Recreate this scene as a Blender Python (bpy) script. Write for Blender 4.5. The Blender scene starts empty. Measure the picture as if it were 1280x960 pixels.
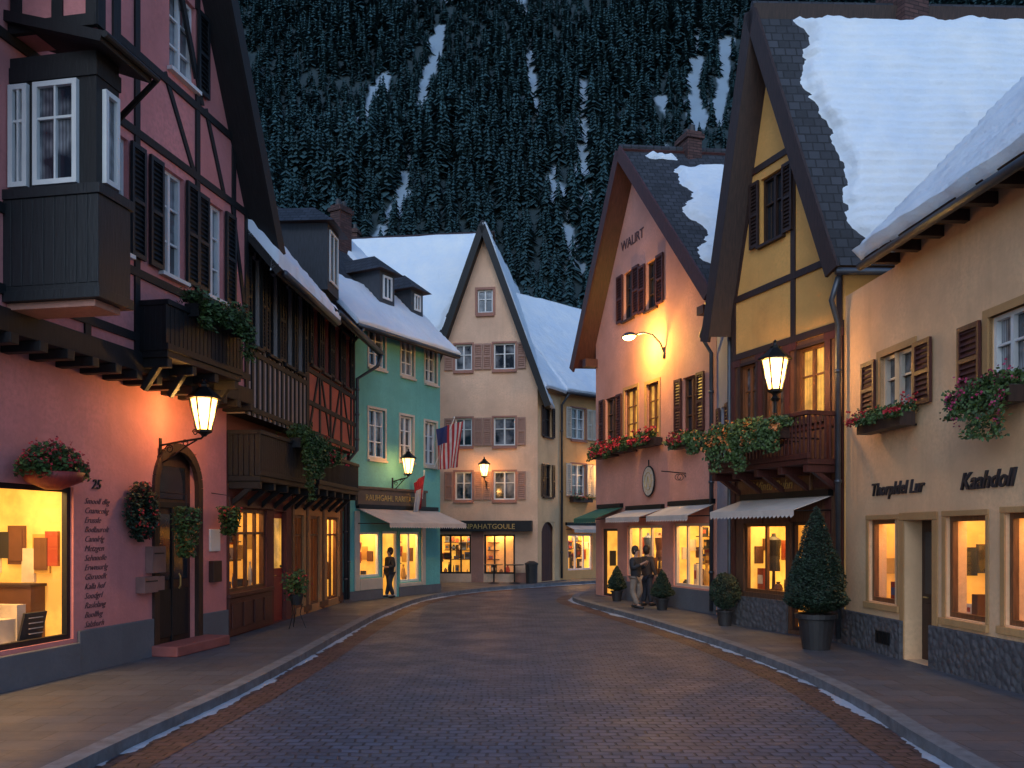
import bpy, math, random
import numpy as np
from mathutils import Vector, noise, Matrix
R=random.Random(7)
col0=bpy.context.collection
scene=bpy.context.scene
# ------------------------------------------------------------------ materials
MC={}
def mk(name,col,rough=.8,var=.18,scale=2.5,bump=.15,bscale=30,kind=None,emis=0,ecol=None,metal=0,coord='Object'):
    if name in MC: return MC[name]
    m=bpy.data.materials.new(name);MC[name]=m;m.use_nodes=True
    nt=m.node_tree;N=nt.nodes;Lk=nt.links.new
    b=N['Principled BSDF'];b.inputs['Roughness'].default_value=rough;b.inputs['Metallic'].default_value=metal
    tc=N.new('ShaderNodeTexCoord')
    c=tuple(col)+(1,)
    def mixc(fac,a,bb,t='MIX'):
        x=N.new('ShaderNodeMix');x.data_type='RGBA';x.blend_type=t
        if hasattr(fac,'links'): Lk(fac,x.inputs[0])
        else: x.inputs[0].default_value=fac
        for i,v in ((6,a),(7,bb)):
            if hasattr(v,'links'): Lk(v,x.inputs[i])
            else: x.inputs[i].default_value=v
        return x.outputs[2]
    def nz(sc,det=6,src=None,rg=.6):
        n=N.new('ShaderNodeTexNoise');n.inputs['Scale'].default_value=sc;n.inputs['Detail'].default_value=det;n.inputs['Roughness'].default_value=rg
        Lk(src or tc.outputs[coord],n.inputs['Vector']);return n.outputs['Fac']
    def ramp(src,p0,p1,c0=(0,0,0,1),c1=(1,1,1,1)):
        r=N.new('ShaderNodeValToRGB');r.color_ramp.elements[0].position=p0;r.color_ramp.elements[1].position=p1
        r.color_ramp.elements[0].color=c0;r.color_ramp.elements[1].color=c1;Lk(src,r.inputs[0]);return r.outputs[0]
    def bmp(h,st,dist=.02,nrm=None):
        x=N.new('ShaderNodeBump');x.inputs['Strength'].default_value=st;x.inputs['Distance'].default_value=dist;Lk(h,x.inputs['Height'])
        if nrm: Lk(nrm,x.inputs['Normal'])
        return x.outputs[0]
    def mapping(sx,sy,sz,src='UV'):
        q=N.new('ShaderNodeMapping');q.inputs['Scale'].default_value=(sx,sy,sz);Lk(tc.outputs[src],q.inputs[0]);return q.outputs[0]
    dk=tuple(x*(1-var*1.6) for x in col)+(1,);lt=tuple(min(1,x*(1+var)) for x in col)+(1,)
    if kind=='plaster':
        big=nz(.7);fine=nz(scale*6)
        base=mixc(ramp(big,.3,.72),dk,lt);base=mixc(ramp(fine,.42,.75),base,tuple(x*.84 for x in col)+(1,))
        st=nz(1.0,5,mapping(2.5,.25,1));base=mixc(ramp(st,.55,.78,(0,0,0,1),(.45,.45,.45,1)),base,tuple(x*.6 for x in col)+(1,))
        Lk(base,b.inputs['Base Color']);Lk(bmp(nz(22,8),.45,.012,bmp(nz(2.2,3),.4,.03)),b.inputs['Normal'])
    elif kind in('tile','slab','cobble','brick'):
        br=N.new('ShaderNodeTexBrick')
        W,Hh,ms={'tile':(.22,.2,.014),'slab':(.6,.38,.009),'cobble':(.19,.135,.015),'brick':(.24,.08,.01)}[kind]
        br.inputs['Scale'].default_value=1;br.inputs['Brick Width'].default_value=W;br.inputs['Row Height'].default_value=Hh
        br.inputs['Mortar Size'].default_value=ms;br.inputs['Mortar Smooth'].default_value=.5 if kind=='cobble' else .2;br.inputs['Bias'].default_value=0
        br.inputs['Color1'].default_value=dk;br.inputs['Color2'].default_value=lt;br.inputs['Mortar'].default_value=tuple(x*(.28 if kind!='slab' else .5) for x in col)+(1,)
        if kind=='cobble':
            wn=N.new('ShaderNodeTexNoise');wn.inputs['Scale'].default_value=.9;wn.inputs['Detail'].default_value=3;Lk(tc.outputs['UV'],wn.inputs[0])
            vm=N.new('ShaderNodeVectorMath');vm.operation='MULTIPLY_ADD';Lk(wn.outputs['Color'],vm.inputs[0]);vm.inputs[1].default_value=(.25,.25,0);Lk(tc.outputs['UV'],vm.inputs[2]);Lk(vm.outputs[0],br.inputs['Vector'])
        else: Lk(tc.outputs['UV'],br.inputs['Vector'])
        base=mixc(ramp(nz(.8,5),.35,.7,(0,0,0,1),(.4,.4,.4,1)),br.outputs['Color'],tuple(x*.6 for x in col)+(1,))
        base2=mixc(ramp(nz(9,6),.5,.8,(0,0,0,1),(.4,.4,.4,1)),base,tuple(min(1,x*1.25) for x in col)+(1,))
        Lk(base2,b.inputs['Base Color'])
        inv=N.new('ShaderNodeMath');inv.operation='SUBTRACT';inv.inputs[0].default_value=1;Lk(br.outputs['Fac'],inv.inputs[1])
        if kind=='tile':
            sx=N.new('ShaderNodeSeparateXYZ');Lk(tc.outputs['UV'],sx.inputs[0]);dv=N.new('ShaderNodeMath');dv.operation='DIVIDE';Lk(sx.outputs[1],dv.inputs[0]);dv.inputs[1].default_value=.2
            fr=N.new('ShaderNodeMath');fr.operation='FRACT';Lk(dv.outputs[0],fr.inputs[0]);sb=N.new('ShaderNodeMath');sb.operation='SUBTRACT';Lk(inv.outputs[0],sb.inputs[0]);Lk(fr.outputs[0],sb.inputs[1]);inv=sb
        Lk(bmp(nz(30,6),.3,.01,bmp(inv.outputs[0],1,{'slab':.006,'cobble':.022}.get(kind,.03))),b.inputs['Normal'])
        if kind in('cobble','slab'):
            b.inputs['Specular IOR Level'].default_value=.5
            Lk(ramp(nz(1.1,5),.35,.7,(rough-.1,)*3+(1,),(rough+.15,)*3+(1,)),b.inputs['Roughness'])
    elif kind=='wood':
        g=nz(6,7,mapping(5,.6,1));base=mixc(ramp(g,.3,.7),dk,lt);Lk(base,b.inputs['Base Color'])
        Lk(bmp(g,.5,.01),b.inputs['Normal'])
    elif kind=='snow':
        base=mixc(ramp(nz(1.1,7),.3,.7),tuple(x*y for x,y in zip(col,(.82,.9,1)))+(1,),c);Lk(base,b.inputs['Base Color'])
        Lk(bmp(nz(35,8),.45,.015,bmp(nz(4.5,6),.55,.05,bmp(nz(1.3,4),.5,.15))),b.inputs['Normal'])
    elif kind=='rock':
        v=N.new('ShaderNodeTexVoronoi');v.inputs['Scale'].default_value=9;Lk(tc.outputs['Object'],v.inputs[0])
        base=mixc(ramp(v.outputs['Distance'],.05,.6),lt,dk);base=mixc(ramp(nz(8),.4,.7),base,dk);Lk(base,b.inputs['Base Color'])
        Lk(bmp(v.outputs['Distance'],.9,-.04,bmp(nz(25,8),.5,.02)),b.inputs['Normal'])
    elif kind=='leaf':
        g=N.new('ShaderNodeNewGeometry');base=mixc(g.outputs['Random Per Island'],tuple(x*.4 for x in col)+(1,),tuple(x*1.8 for x in col)+(1,));Lk(base,b.inputs['Base Color'])
    elif kind=='curtain':
        w=N.new('ShaderNodeTexWave');w.inputs['Scale'].default_value=7;w.inputs['Distortion'].default_value=1.5;w.inputs['Detail'].default_value=2;Lk(tc.outputs['UV'],w.inputs[0])
        base=mixc(w.outputs['Fac'],tuple(x*.45 for x in col)+(1,),c);base=mixc(ramp(nz(1.3,3),.42,.62),(.012,.018,.03,1),base);Lk(base,b.inputs['Base Color'])
        b.inputs['Coat Weight'].default_value=1;b.inputs['Coat Roughness'].default_value=.05
        if emis:
            b.inputs['Emission Strength'].default_value=emis
            eb=mixc(w.outputs['Fac'],tuple(x*.4 for x in ecol)+(1,),tuple(ecol)+(1,));eb=mixc(ramp(nz(1.6,3),.35,.6),eb,tuple(x*.25 for x in ecol)+(1,));Lk(eb,b.inputs['Emission Color'])
    elif kind=='glow':
        e=mixc(ramp(nz(1.5,4),.35,.65),tuple(x*y for x,y in zip(ecol,(.55,.4,.3)))+(1,),tuple(ecol)+(1,))
        Lk(e,b.inputs['Emission Color']);b.inputs['Emission Strength'].default_value=emis;b.inputs['Base Color'].default_value=c
    else:
        base=mixc(ramp(nz(scale),.3,.7),dk,lt);Lk(base,b.inputs['Base Color'])
        if bump: Lk(bmp(nz(bscale,6),bump,.01),b.inputs['Normal'])
        if emis: b.inputs['Emission Color'].default_value=tuple(ecol or col)+(1,);b.inputs['Emission Strength'].default_value=emis
    return m
def glassmat():
    m=bpy.data.materials.new('shop_glass');m.use_nodes=True;nt=m.node_tree;nt.nodes.clear()
    o=nt.nodes.new('ShaderNodeOutputMaterial');mx=nt.nodes.new('ShaderNodeMixShader');t=nt.nodes.new('ShaderNodeBsdfTransparent');g=nt.nodes.new('ShaderNodeBsdfGlossy')
    g.inputs['Roughness'].default_value=.03;mx.inputs[0].default_value=.1;nt.links.new(t.outputs[0],mx.inputs[1]);nt.links.new(g.outputs[0],mx.inputs[2]);nt.links.new(mx.outputs[0],o.inputs[0]);return m
GL=glassmat()
pink=mk('pink_plaster',(.70,.26,.25),kind='plaster');salmon=mk('salmon_plaster',(.72,.33,.25),kind='plaster')
teal=mk('teal_plaster',(.15,.50,.48),kind='plaster');cream=mk('cream_plaster',(.88,.54,.30),kind='plaster');peach=mk('peach_plaster',(.88,.55,.37),kind='plaster')
warmcream=mk('warm_cream_plaster',(.90,.46,.18),kind='plaster');cream2=mk('light_cream_plaster',(.90,.58,.32),kind='plaster');ochre=mk('ochre_plaster',(.86,.44,.12),kind='plaster');greyp=mk('grey_plaster',(.30,.30,.36),kind='plaster')
beige=mk('beige_plaster',(.40,.33,.31),kind='plaster');brickred=mk('red_plaster',(.40,.11,.08),kind='plaster');paleyel=mk('pale_plaster',(.6,.5,.36),kind='plaster')
oldpl=mk('ochre_stone_trim',(.55,.30,.12),kind='plaster');pinktrim=mk('dusty_rose_trim',(.42,.20,.15),kind='plaster')
black=mk('black_timber',(.008,.008,.010),.65,kind='wood',var=.3);brown=mk('brown_timber',(.042,.02,.015),.55,kind='wood',var=.3);redbrown=mk('red_brown_timber',(.08,.022,.018),.5,kind='wood',var=.3)
medwood=mk('varnished_wood',(.16,.065,.027),.45,kind='wood',var=.3);bluegreen=mk('black_blue_paint',(.008,.011,.015),.5,kind='wood',var=.25);redpaint=mk('red_door_paint',(.25,.03,.025),.5,kind='wood')
white=mk('white_paint',(.75,.75,.74),.45,var=.06,bump=.05);offw=mk('cream_paint',(.6,.52,.42),.5,var=.08,bump=.05);roseshut=mk('rose_shutter_paint',(.42,.23,.17),.55,kind='wood',var=.12)
iron=mk('black_iron',(.02,.02,.022),.4,bump=.1,metal=.6);zinc=mk('zinc_metal',(.10,.11,.13),.45,bump=.1,metal=.7);dorm=mk('grey_dormer_paint',(.045,.05,.06),.6,kind='wood')
tile=mk('dark_roof_tiles',(.04,.043,.055),.75,kind='tile',var=.3);snow=mk('snow',(.83,.86,.89),.75,kind='snow');slush=mk('slush',(.42,.46,.52),.6,kind='snow')
stone=mk('plinth_stone',(.12,.115,.125),.8,kind='rock');plinth=mk('grey_plinth_render',(.14,.145,.165),.8,kind='plaster');kerbm=mk('kerb_granite',(.15,.16,.18),.7,var=.25,scale=6,bump=.3)
brickm=mk('chimney_brick',(.10,.045,.04),.8,kind='brick',var=.3);redstep=mk('red_sandstone',(.30,.09,.08),.7,var=.2)
pane_d=mk('curtained_pane',(.36,.38,.42),.15,kind='curtain');pane_l=mk('warm_lit_pane',(.3,.2,.1),.2,kind='curtain',emis=1.6,ecol=(1,.47,.07));pane_k=mk('dark_pane',(.02,.025,.035),.08,var=.2,bump=0)
glow=mk('lit_interior_wall',(.5,.3,.12),.8,kind='glow',emis=1.25,ecol=(1,.53,.07));glow2=mk('lit_interior_wall_amber',(.45,.25,.1),.8,kind='glow',emis=.85,ecol=(1,.42,.05))
bulb=mk('lantern_glass_lit',(1,.8,.5),.3,emis=3.6,ecol=(1,.6,.2),bump=0,var=0)
leafg=mk('leaf_green',(.05,.09,.022),.6,kind='leaf');topg=mk('conifer_green',(.015,.032,.017),.6,kind='leaf');redf=mk('red_petals',(.42,.02,.03),.6,kind='leaf');pinkf=mk('pink_petals',(.36,.03,.10),.6,kind='leaf');orangef=mk('autumn_petals',(.45,.14,.03),.6,kind='leaf')
terrac=mk('dark_pot',(.03,.028,.03),.5,var=.2);inkm=mk('ink_lettering',(.025,.022,.03),.5,bump=0);thin=mk('faded_ink',(.09,.04,.045),.6,bump=0);gold=mk('gilt_lettering',(.55,.36,.12),.35,bump=0,metal=.4)
items=[mk('goods_'+n,c,.6) for n,c in (('ochre',(.5,.3,.08)),('brown',(.14,.06,.03)),('white',(.7,.62,.5)),('red',(.35,.05,.03)),('black',(.03,.03,.03)),('blue',(.08,.12,.25)))]
awn=mk('cream_canvas',(.60,.52,.46),.8,var=.1);awng=mk('green_canvas',(.04,.14,.09),.8,var=.1)
# ------------------------------------------------------------------ mesh builder
class MB:
    def __init__(s): s.v=[];s.f=[];s.m=[]
    def poly(s,pts,m=0):
        i=len(s.v);s.v+= [tuple(p) for p in pts];s.f.append(tuple(range(i,i+len(pts))));s.m.append(m)
    def box(s,x0,x1,y0,y1,z0,z1,m=0):
        i=len(s.v);s.v+=[(x0,y0,z0),(x1,y0,z0),(x1,y1,z0),(x0,y1,z0),(x0,y0,z1),(x1,y0,z1),(x1,y1,z1),(x0,y1,z1)]
        for q in((0,1,5,4),(1,2,6,5),(2,3,7,6),(3,0,4,7),(4,5,6,7),(3,2,1,0)): s.f.append(tuple(i+k for k in q));s.m.append(m)
    def beam(s,a,b,w,d,m=0,up=(0,-1,0)):
        a=Vector(a);b=Vector(b);t=(b-a).normalized();u=Vector(up);w_=t.cross(u).normalized()*w/2;u=w_.cross(t).normalized()*d/2
        i=len(s.v)
        for p in(a,b):
            for k in((-1,-1),(1,-1),(1,1),(-1,1)): s.v.append(tuple(p+w_*k[0]+u*k[1]))
        for q in((0,1,2,3),(7,6,5,4),(0,4,5,1),(1,5,6,2),(2,6,7,3),(3,7,4,0)): s.f.append(tuple(i+k for k in q));s.m.append(m)
    def tube(s,pts,r,n=8,m=0,closed=False):
        P=[Vector(p) for p in pts];i=len(s.v);K=len(P)
        rr=r if isinstance(r,(list,tuple)) else [r]*K
        pu=None
        for k,p in enumerate(P):
            t=(P[(k+1)%K if closed else min(k+1,K-1)]-P[(k-1)%K if closed else max(k-1,0)]).normalized()
            if pu is None:
                pu=t.orthogonal().normalized()
            u=(pu-t*pu.dot(t)).normalized();pu=u;w=t.cross(u)
            for j in range(n):
                a=2*math.pi*j/n;s.v.append(tuple(p+(u*math.cos(a)+w*math.sin(a))*rr[k]))
        for k in range(K if closed else K-1):
            for j in range(n):
                k2=(k+1)%K;s.f.append((i+k*n+j,i+k*n+(j+1)%n,i+k2*n+(j+1)%n,i+k2*n+j));s.m.append(m)
        if not closed:
            s.f.append(tuple(i+j for j in reversed(range(n))));s.m.append(m);s.f.append(tuple(i+(K-1)*n+j for j in range(n)));s.m.append(m)
    def lathe(s,prof,c=(0,0,0),n=16,m=0,sx=1,sy=1,a0=0):
        i=len(s.v)
        for r,z in prof:
            for j in range(n):
                a=a0+2*math.pi*j/n;s.v.append((c[0]+r*math.cos(a)*sx,c[1]+r*math.sin(a)*sy,c[2]+z))
        for k in range(len(prof)-1):
            for j in range(n): s.f.append((i+k*n+j,i+k*n+(j+1)%n,i+(k+1)*n+(j+1)%n,i+(k+1)*n+j));s.m.append(m)
        s.f.append(tuple(i+j for j in reversed(range(n))));s.m.append(m);q=i+(len(prof)-1)*n;s.f.append(tuple(q+j for j in range(n)));s.m.append(m)
    def slab(s,A,B,C,D,th,mt=0,ms=1):
        A,B,C,D=map(Vector,(A,B,C,D));n=(B-A).cross(D-A).normalized()
        if n.z<0:n=-n
        lo=[p-n*th for p in(A,B,C,D)];s.poly([A,B,C,D],mt);s.poly(lo[::-1],ms)
        t=[A,B,C,D]
        for k in range(4): s.poly([t[k],lo[k],lo[(k+1)%4],t[(k+1)%4]],ms)
    def mesh(s,name,mats,uv=True,smooth=False):
        me=bpy.data.meshes.new(name);me.from_pydata(s.v,[],s.f)
        for m in mats: me.materials.append(m)
        me.polygons.foreach_set('material_index',s.m)
        if smooth: me.polygons.foreach_set('use_smooth',[True]*len(s.f))
        me.update()
        if uv:
            l=me.uv_layers.new(name='UVMap').data
            for p in me.polygons:
                n=p.normal
                if abs(n.z)>.97: t=Vector((1,0,0));b=Vector((0,1,0))
                else:
                    t=Vector((0,0,1)).cross(n).normalized();b=n.cross(t)
                for li in p.loop_indices:
                    q=me.vertices[me.loops[li].vertex_index].co;l[li].uv=(q.dot(t),q.dot(b))
        return me
def link(name,me,parent=None,loc=None,rot=None,label=None,bevel=0):
    o=bpy.data.objects.new(name,me);col0.objects.link(o)
    if parent: o.parent=parent
    if loc: o.location=loc
    if rot: o.rotation_euler=rot
    if label: o['label']=label
    if bevel:
        b=o.modifiers.new('bevel','BEVEL');b.width=bevel;b.segments=2;b.limit_method='ANGLE'
    return o
def part(name,parent,mb,mats,**k):
    sm=k.pop('smooth',False);uv=k.pop('uv',True)
    if name in('plinth','roof_bracket','shop_front','rafter_tail') and len(mb.v)>8 and len(mb.v)%8==0 and len(mb.f)*8==len(mb.v)*6:
        for i in range(0,len(mb.v),8):      # one part per separate piece
            q=MB();q.v=mb.v[i:i+8];q.f=[tuple(x-i for x in f) for f in mb.f[i//8*6:i//8*6+6]];q.m=mb.m[i//8*6:i//8*6+6];o=link(name,q.mesh(name,mats,uv,sm),parent,**k)
        return o
    return link(name,mb.mesh(name,mats,uv,sm),parent,**k)
def thing(name,label,cat,loc=(0,0,0),rz=0,group=None,me=None):
    o=bpy.data.objects.new(name,me);col0.objects.link(o);o.location=loc;o.rotation_euler=(0,0,rz);o['label']=label;o['category']=cat
    if group:o['group']=group
    if me is None:o.empty_display_size=.3
    return o
def light(parent,kind,loc,energy,color,size=.1,rot=None,name='lamp_light'):
    l=bpy.data.lights.new(name,kind);l.energy=energy;l.color=color
    if kind=='AREA': l.shape='RECTANGLE';l.size=size[0];l.size_y=size[1]
    else:l.shadow_soft_size=size
    o=bpy.data.objects.new(name,l);col0.objects.link(o);o.parent=parent;o.location=loc
    if rot:o.rotation_euler=rot
    return o
class House:
    def __init__(h,name,label,P0,P1,cat='house'):
        h.P0=Vector(P0+(0,));d=Vector(P1+(0,))-h.P0;h.L=d.length;h.ang=math.atan2(d.y,d.x);h.d=d/h.L;h.n=Vector((h.d.y,-h.d.x,0))
        h.e=thing(name,label,cat,h.P0,h.ang);h.holes=[]
    def w(h,s,o,z): return h.P0+h.d*s+h.n*o+Vector((0,0,z))
def clip(poly,a,b,c):
    out=[];n=len(poly)
    for i in range(n):
        p,q=poly[i],poly[(i+1)%n];fp=a*p[0]+b*p[1]-c;fq=a*q[0]+b*q[1]-c
        if fp<=0: out.append(p)
        if (fp<0<fq) or (fq<0<fp): t=fp/(fp-fq);out.append((p[0]+(q[0]-p[0])*t,p[1]+(q[1]-p[1])*t))
    return out
def facade(mb,h,x0,x1,z0,z1,y,m=0,gable=None,ze=None,rev=.17):
    hs=[q for q in h.holes if abs(q[4]-y)<.01 and q[2]>=z0-.01 and q[3]<=z1+.01]
    xs=sorted({x0,x1}|{min(max(q[i],x0),x1) for q in hs for i in(0,1)});zs=sorted({z0,z1}|{q[i] for q in hs for i in(2,3)})
    for a,b in zip(xs,xs[1:]):
        if b-a<1e-5: continue
        for c,d in zip(zs,zs[1:]):
            if d-c<1e-5: continue
            mx,mz=(a+b)/2,(c+d)/2
            if any(q[0]<mx<q[1] and q[2]<mz<q[3] for q in hs): continue
            p=[(a,c),(b,c),(b,d),(a,d)]
            if gable:
                xm,zr=gable
                s1=(zr-ze)/(xm-x0);p=clip(p,-s1,1,ze-s1*x0)
                s2=(zr-ze)/(x1-xm)
                if len(p)>2:p=clip(p,s2,1,ze+s2*x1)
            if len(p)>2: mb.poly([(u,y,v) for u,v in p],m)
    for q in hs:
        a,b,c,d=q[:4];r=y+rev
        mb.poly([(a,y,c),(a,y,d),(a,r,d),(a,r,c)],m);mb.poly([(b,y,c),(b,r,c),(b,r,d),(b,y,d)],m)
        mb.poly([(a,y,d),(b,y,d),(b,r,d),(a,r,d)],m);mb.poly([(a,y,c),(a,r,c),(b,r,c),(b,y,c)],m)
def shell(mb,x0,x1,z0,ze,y,D,m=0,gable=None,ridge=None):
    Dx,Dy=D
    if ridge:
        zr,fy=ridge
        for x in(x0,x1): mb.poly([(x,y,z0),(x,Dy,z0),(x,Dy,ze),(x,fy,zr),(x,y,ze)],m)
        mb.poly([(x0,Dy,z0),(x1,Dy,z0),(x1,Dy,ze),(x0,Dy,ze)],m)
    else:
        for x in(x0,x1): mb.poly([(x,y,z0),(x+Dx,y+Dy,z0),(x+Dx,y+Dy,ze),(x,y,ze)],m)
        b=[(x0,z0),(x1,z0),(x1,ze)]+([gable] if gable else [])+[(x0,ze)]
        mb.poly([(u+Dx,y+Dy,v) for u,v in b],m)
def snow_sheet(parent,A,U,V,th,mask,nu=60,nv=60,row=.2,seed=0):
    A,U,V=map(Vector,(A,U,V));N=U.cross(V).normalized()
    if N.z<0:N=-N
    lu,lv=U.length,V.length;vs=[];hh=[]
    for j in range(nv+1):
        for i in range(nu+1):
            u,v=i/nu,j/nv;rw=math.floor(v*lv/row)
            e=mask(u,v)+.03*noise.noise(Vector((u*lu*.55+seed,v*lv*1.1,seed)))+.022*noise.noise(Vector((u*lu*2.0,rw*1.7+seed,3)))+.006*noise.noise(Vector((u*lu*7,v*lv*7,seed)))
            k=max(0,min(1,e/.035));k=k*k*(3-2*k)
            h=th*(.8+.3*noise.noise(Vector((u*lu*.6,v*lv*.6,seed)))+.14*noise.noise(Vector((u*lu*2.2,v*lv*2.2,seed)))+.08*math.cos(v*lv/row*2*math.pi))*k-.03*(1-k)
            drop=0
            if v>.97: drop=.2*th*noise.noise(Vector((u*lu*2,seed,1)))
            vs.append(A+U*u+V*v+N*h+V.normalized()*drop);hh.append(k)
    mb=MB();mb.v=[tuple(p) for p in vs]
    for j in range(nv):
        for i in range(nu):
            q=(j*(nu+1)+i,j*(nu+1)+i+1,(j+1)*(nu+1)+i+1,(j+1)*(nu+1)+i)
            if max(hh[k] for k in q)>0: mb.f.append(q);mb.m.append(0)
    def skirt(a,b):
        if hh[a]>.2 and hh[b]>.2:
            i=len(mb.v);mb.v+= [tuple(Vector(mb.v[a])-N*th*1.0),tuple(Vector(mb.v[b])-N*th*1.0)];mb.f.append((a,b,i+1,i));mb.m.append(0)
    for i in range(nu): skirt(i,i+1);skirt(nv*(nu+1)+i,nv*(nu+1)+i+1)
    for j in range(nv): skirt(j*(nu+1),(j+1)*(nu+1));skirt(j*(nu+1)+nu,(j+1)*(nu+1)+nu)
    if mb.f: return part('snow',parent,mb,[snow],uv=False,smooth=True)
def roof_gable(h,x0,x1,ze,xm,zr,yf,D,ov=.5,th=.16,board=brown,bw=.3,snowR=None,snowL=None,snth=.14,ovz=0):
    """ridge runs away from the street; yf = front edge of the roof (negative = towards street)"""
    mb=MB();Dx,Dy=D
    def P(x,z,k): return Vector((x+Dx*k,Dy*k,z))
    sl=(zr-ze)/(xm-x0);sr=(zr-ze)/(x1-xm);up=.1
    k0=yf/Dy;k1=1.03
    EL=(x0-ov,ze-ov*sl+up);ER=(x1+ov,ze-ov*sr+up);T=(xm,zr+up+.06)
    mb.slab(P(*T,k0),P(*T,k1),P(*EL,k1),P(*EL,k0),th);mb.slab(P(*T,k0),P(*T,k1),P(*ER,k1),P(*ER,k0),th)
    mb.tube([P(T[0],T[1]+.01,k0),P(T[0],T[1]+.01,k1)],.09,8,0)
    r=part('roof',h.e,mb,[tile,board])
    for E in(EL,ER):
        a=P(T[0],T[1]-.12,k0)+Vector((0,-.035,0));b=P(E[0],E[1]-.12,k0)+Vector((0,-.035,0));bb=MB();bb.beam(a,b,bw,.06,0,up=(0,-1,0));part('bargeboard',h.e,bb,[board])
    if snowR: snow_sheet(r,P(*T,k0),P(*T,k1)-P(*T,k0),P(*ER,k0)-P(*T,k0),snth,snowR,130,110,seed=3.1)
    if snowL: snow_sheet(r,P(*T,k0),P(*T,k1)-P(*T,k0),P(*EL,k0)-P(*T,k0),snth,snowL,seed=8.1)
    return r,(P(*ER,k0),P(*ER,k1)),(P(*EL,k0),P(*EL,k1))
def roof_eave(h,x0,x1,ze,yr,zr,ov=.7,yw=0,oe=.15,th=.14,board=brown,sn=None,snth=.14,back=True,nu=90,nv=60):
    mb=MB();sl=(zr-ze)/(yr-yw);up=.1;a=(yw-ov,ze-ov*sl+up);t=(yr,zr+up)
    mb.slab((x0-oe,t[0],t[1]),(x1+oe,t[0],t[1]),(x1+oe,a[0],a[1]),(x0-oe,a[0],a[1]),th)
    if back: mb.slab((x0-oe,t[0],t[1]),(x1+oe,t[0],t[1]),(x1+oe,2*yr-a[0],a[1]),(x0-oe,2*yr-a[0],a[1]),th)
    mb.tube([(x0-oe,t[0],t[1]),(x1+oe,t[0],t[1])],.09,8,0)
    r=part('roof',h.e,mb,[tile,board])
    if sn: snow_sheet(r,(x0-oe,t[0],t[1]),(x1-x0+2*oe,0,0),(0,a[0]-t[0],a[1]-t[1]),snth,sn,nu,nv,seed=x1)
    return r,a
def gutter(h,pts,down=None):
    mb=MB();mb.tube(pts,.065,8,0);part('gutter',h.e,mb,[zinc],smooth=True)
    if down:
        mb=MB();mb.tube(down,.05,8,0)
        for k in range(len(down)-1):
            a,b=Vector(down[k]),Vector(down[k+1])
            if abs(a.z-b.z)>1.5:
                for q in(.15,.5,.85): p=a.lerp(b,q);mb.tube([p+Vector((0,0,-.03)),p+Vector((0,0,.03))],.066,8,0)
        part('downpipe',h.e,mb,[zinc],smooth=True)
def window(h,s0,s1,z0,z1,y=0,fr=white,cols=2,rows=2,sur=None,sw=.1,shut=None,sides='LR',pane=None,sill=None,shw=None,name='window'):
    h.holes.append((s0,s1,z0,z1,y));f=.055;mb=MB();ya,yb=y+.07,y+.13
    if sur:
        for q in((s0-sw,s0,z0-sw,z1+sw),(s1,s1+sw,z0-sw,z1+sw),(s0,s1,z1,z1+sw),(s0,s1,z0-sw,z0)): mb.box(q[0],q[1],y-.025,y+.05,q[2],q[3],1)
    for q in((s0,s0+f,z0,z1),(s1-f,s1,z0,z1),(s0+f,s1-f,z1-f,z1),(s0+f,s1-f,z0,z0+f)): mb.box(q[0],q[1],ya,yb+.02,q[2],q[3],0)
    for c in range(1,cols):
        x=s0+(s1-s0)*c/cols;mb.box(x-.03,x+.03,ya-.005,yb,z0+f,z1-f,0)
    for r in range(1,rows):
        z=z0+(z1-z0)*r/rows+(.1*(z1-z0) if rows==2 else 0);mb.box(s0+f,s1-f,ya+.012,yb-.004,z-.016,z+.016,0)
    w=part(name,h.e,mb,[fr,sur or fr])
    p=MB();p.poly([(s0+.01,yb+.006,z0+.01),(s1-.01,yb+.006,z0+.01),(s1-.01,yb+.006,z1-.01),(s0+.01,yb+.006,z1-.01)],0);part('pane',w,p,[pane or pane_d])
    p=MB();p.box(s0-.06,s1+.06,y-.09,y+.07,z0-.06-(sw if sur else 0),z0-.002-(sw if sur else 0),0);part('sill',w,p,[sill or sur or fr])
    if shut:
        W=shw or (s1-s0)/2
        for side in sides:
            a=s0-W-(sw if sur else 0)-.01 if side=='L' else s1+(sw if sur else 0)+.01
            q=MB();t0,t1=y-.075,y-.03
            for b in((a,a+.05,z0,z1),(a+W-.05,a+W,z0,z1),(a+.05,a+W-.05,z0,z0+.07),(a+.05,a+W-.05,z1-.07,z1),(a+.05,a+W-.05,(z0+z1)/2-.03,(z0+z1)/2+.03)): q.box(b[0],b[1],t0,t1,b[2],b[3],0)
            n=int((z1-z0)/.075)
            for k in range(1,n):
                z=z0+(z1-z0)*k/n
                q.poly([(a+.04,t0+.008,z-.03),(a+W-.04,t0+.008,z-.03),(a+W-.04,t1-.004,z+.025),(a+.04,t1-.004,z+.025)],0)
            q.box(a+.04,a+W-.04,t1-.003,t1+.004,z0+.03,z1-.03,0)
            part('shutter',w,q,[shut])
    return w
def figure_form(mb,x,y,z,hh,m):
    mb.lathe([(.05*hh,0),(.16*hh,.02*hh),(.03*hh,.05*hh),(.02*hh,.4*hh)],(x,y,z),10,1)
    mb.lathe([(.13*hh,.32*hh),(.12*hh,.45*hh),(.10*hh,.55*hh),(.14*hh,.72*hh),(.15*hh,.8*hh),(.05*hh,.85*hh),(.035*hh,.9*hh)],(x,y,z),12,m,1,.6)
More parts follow.
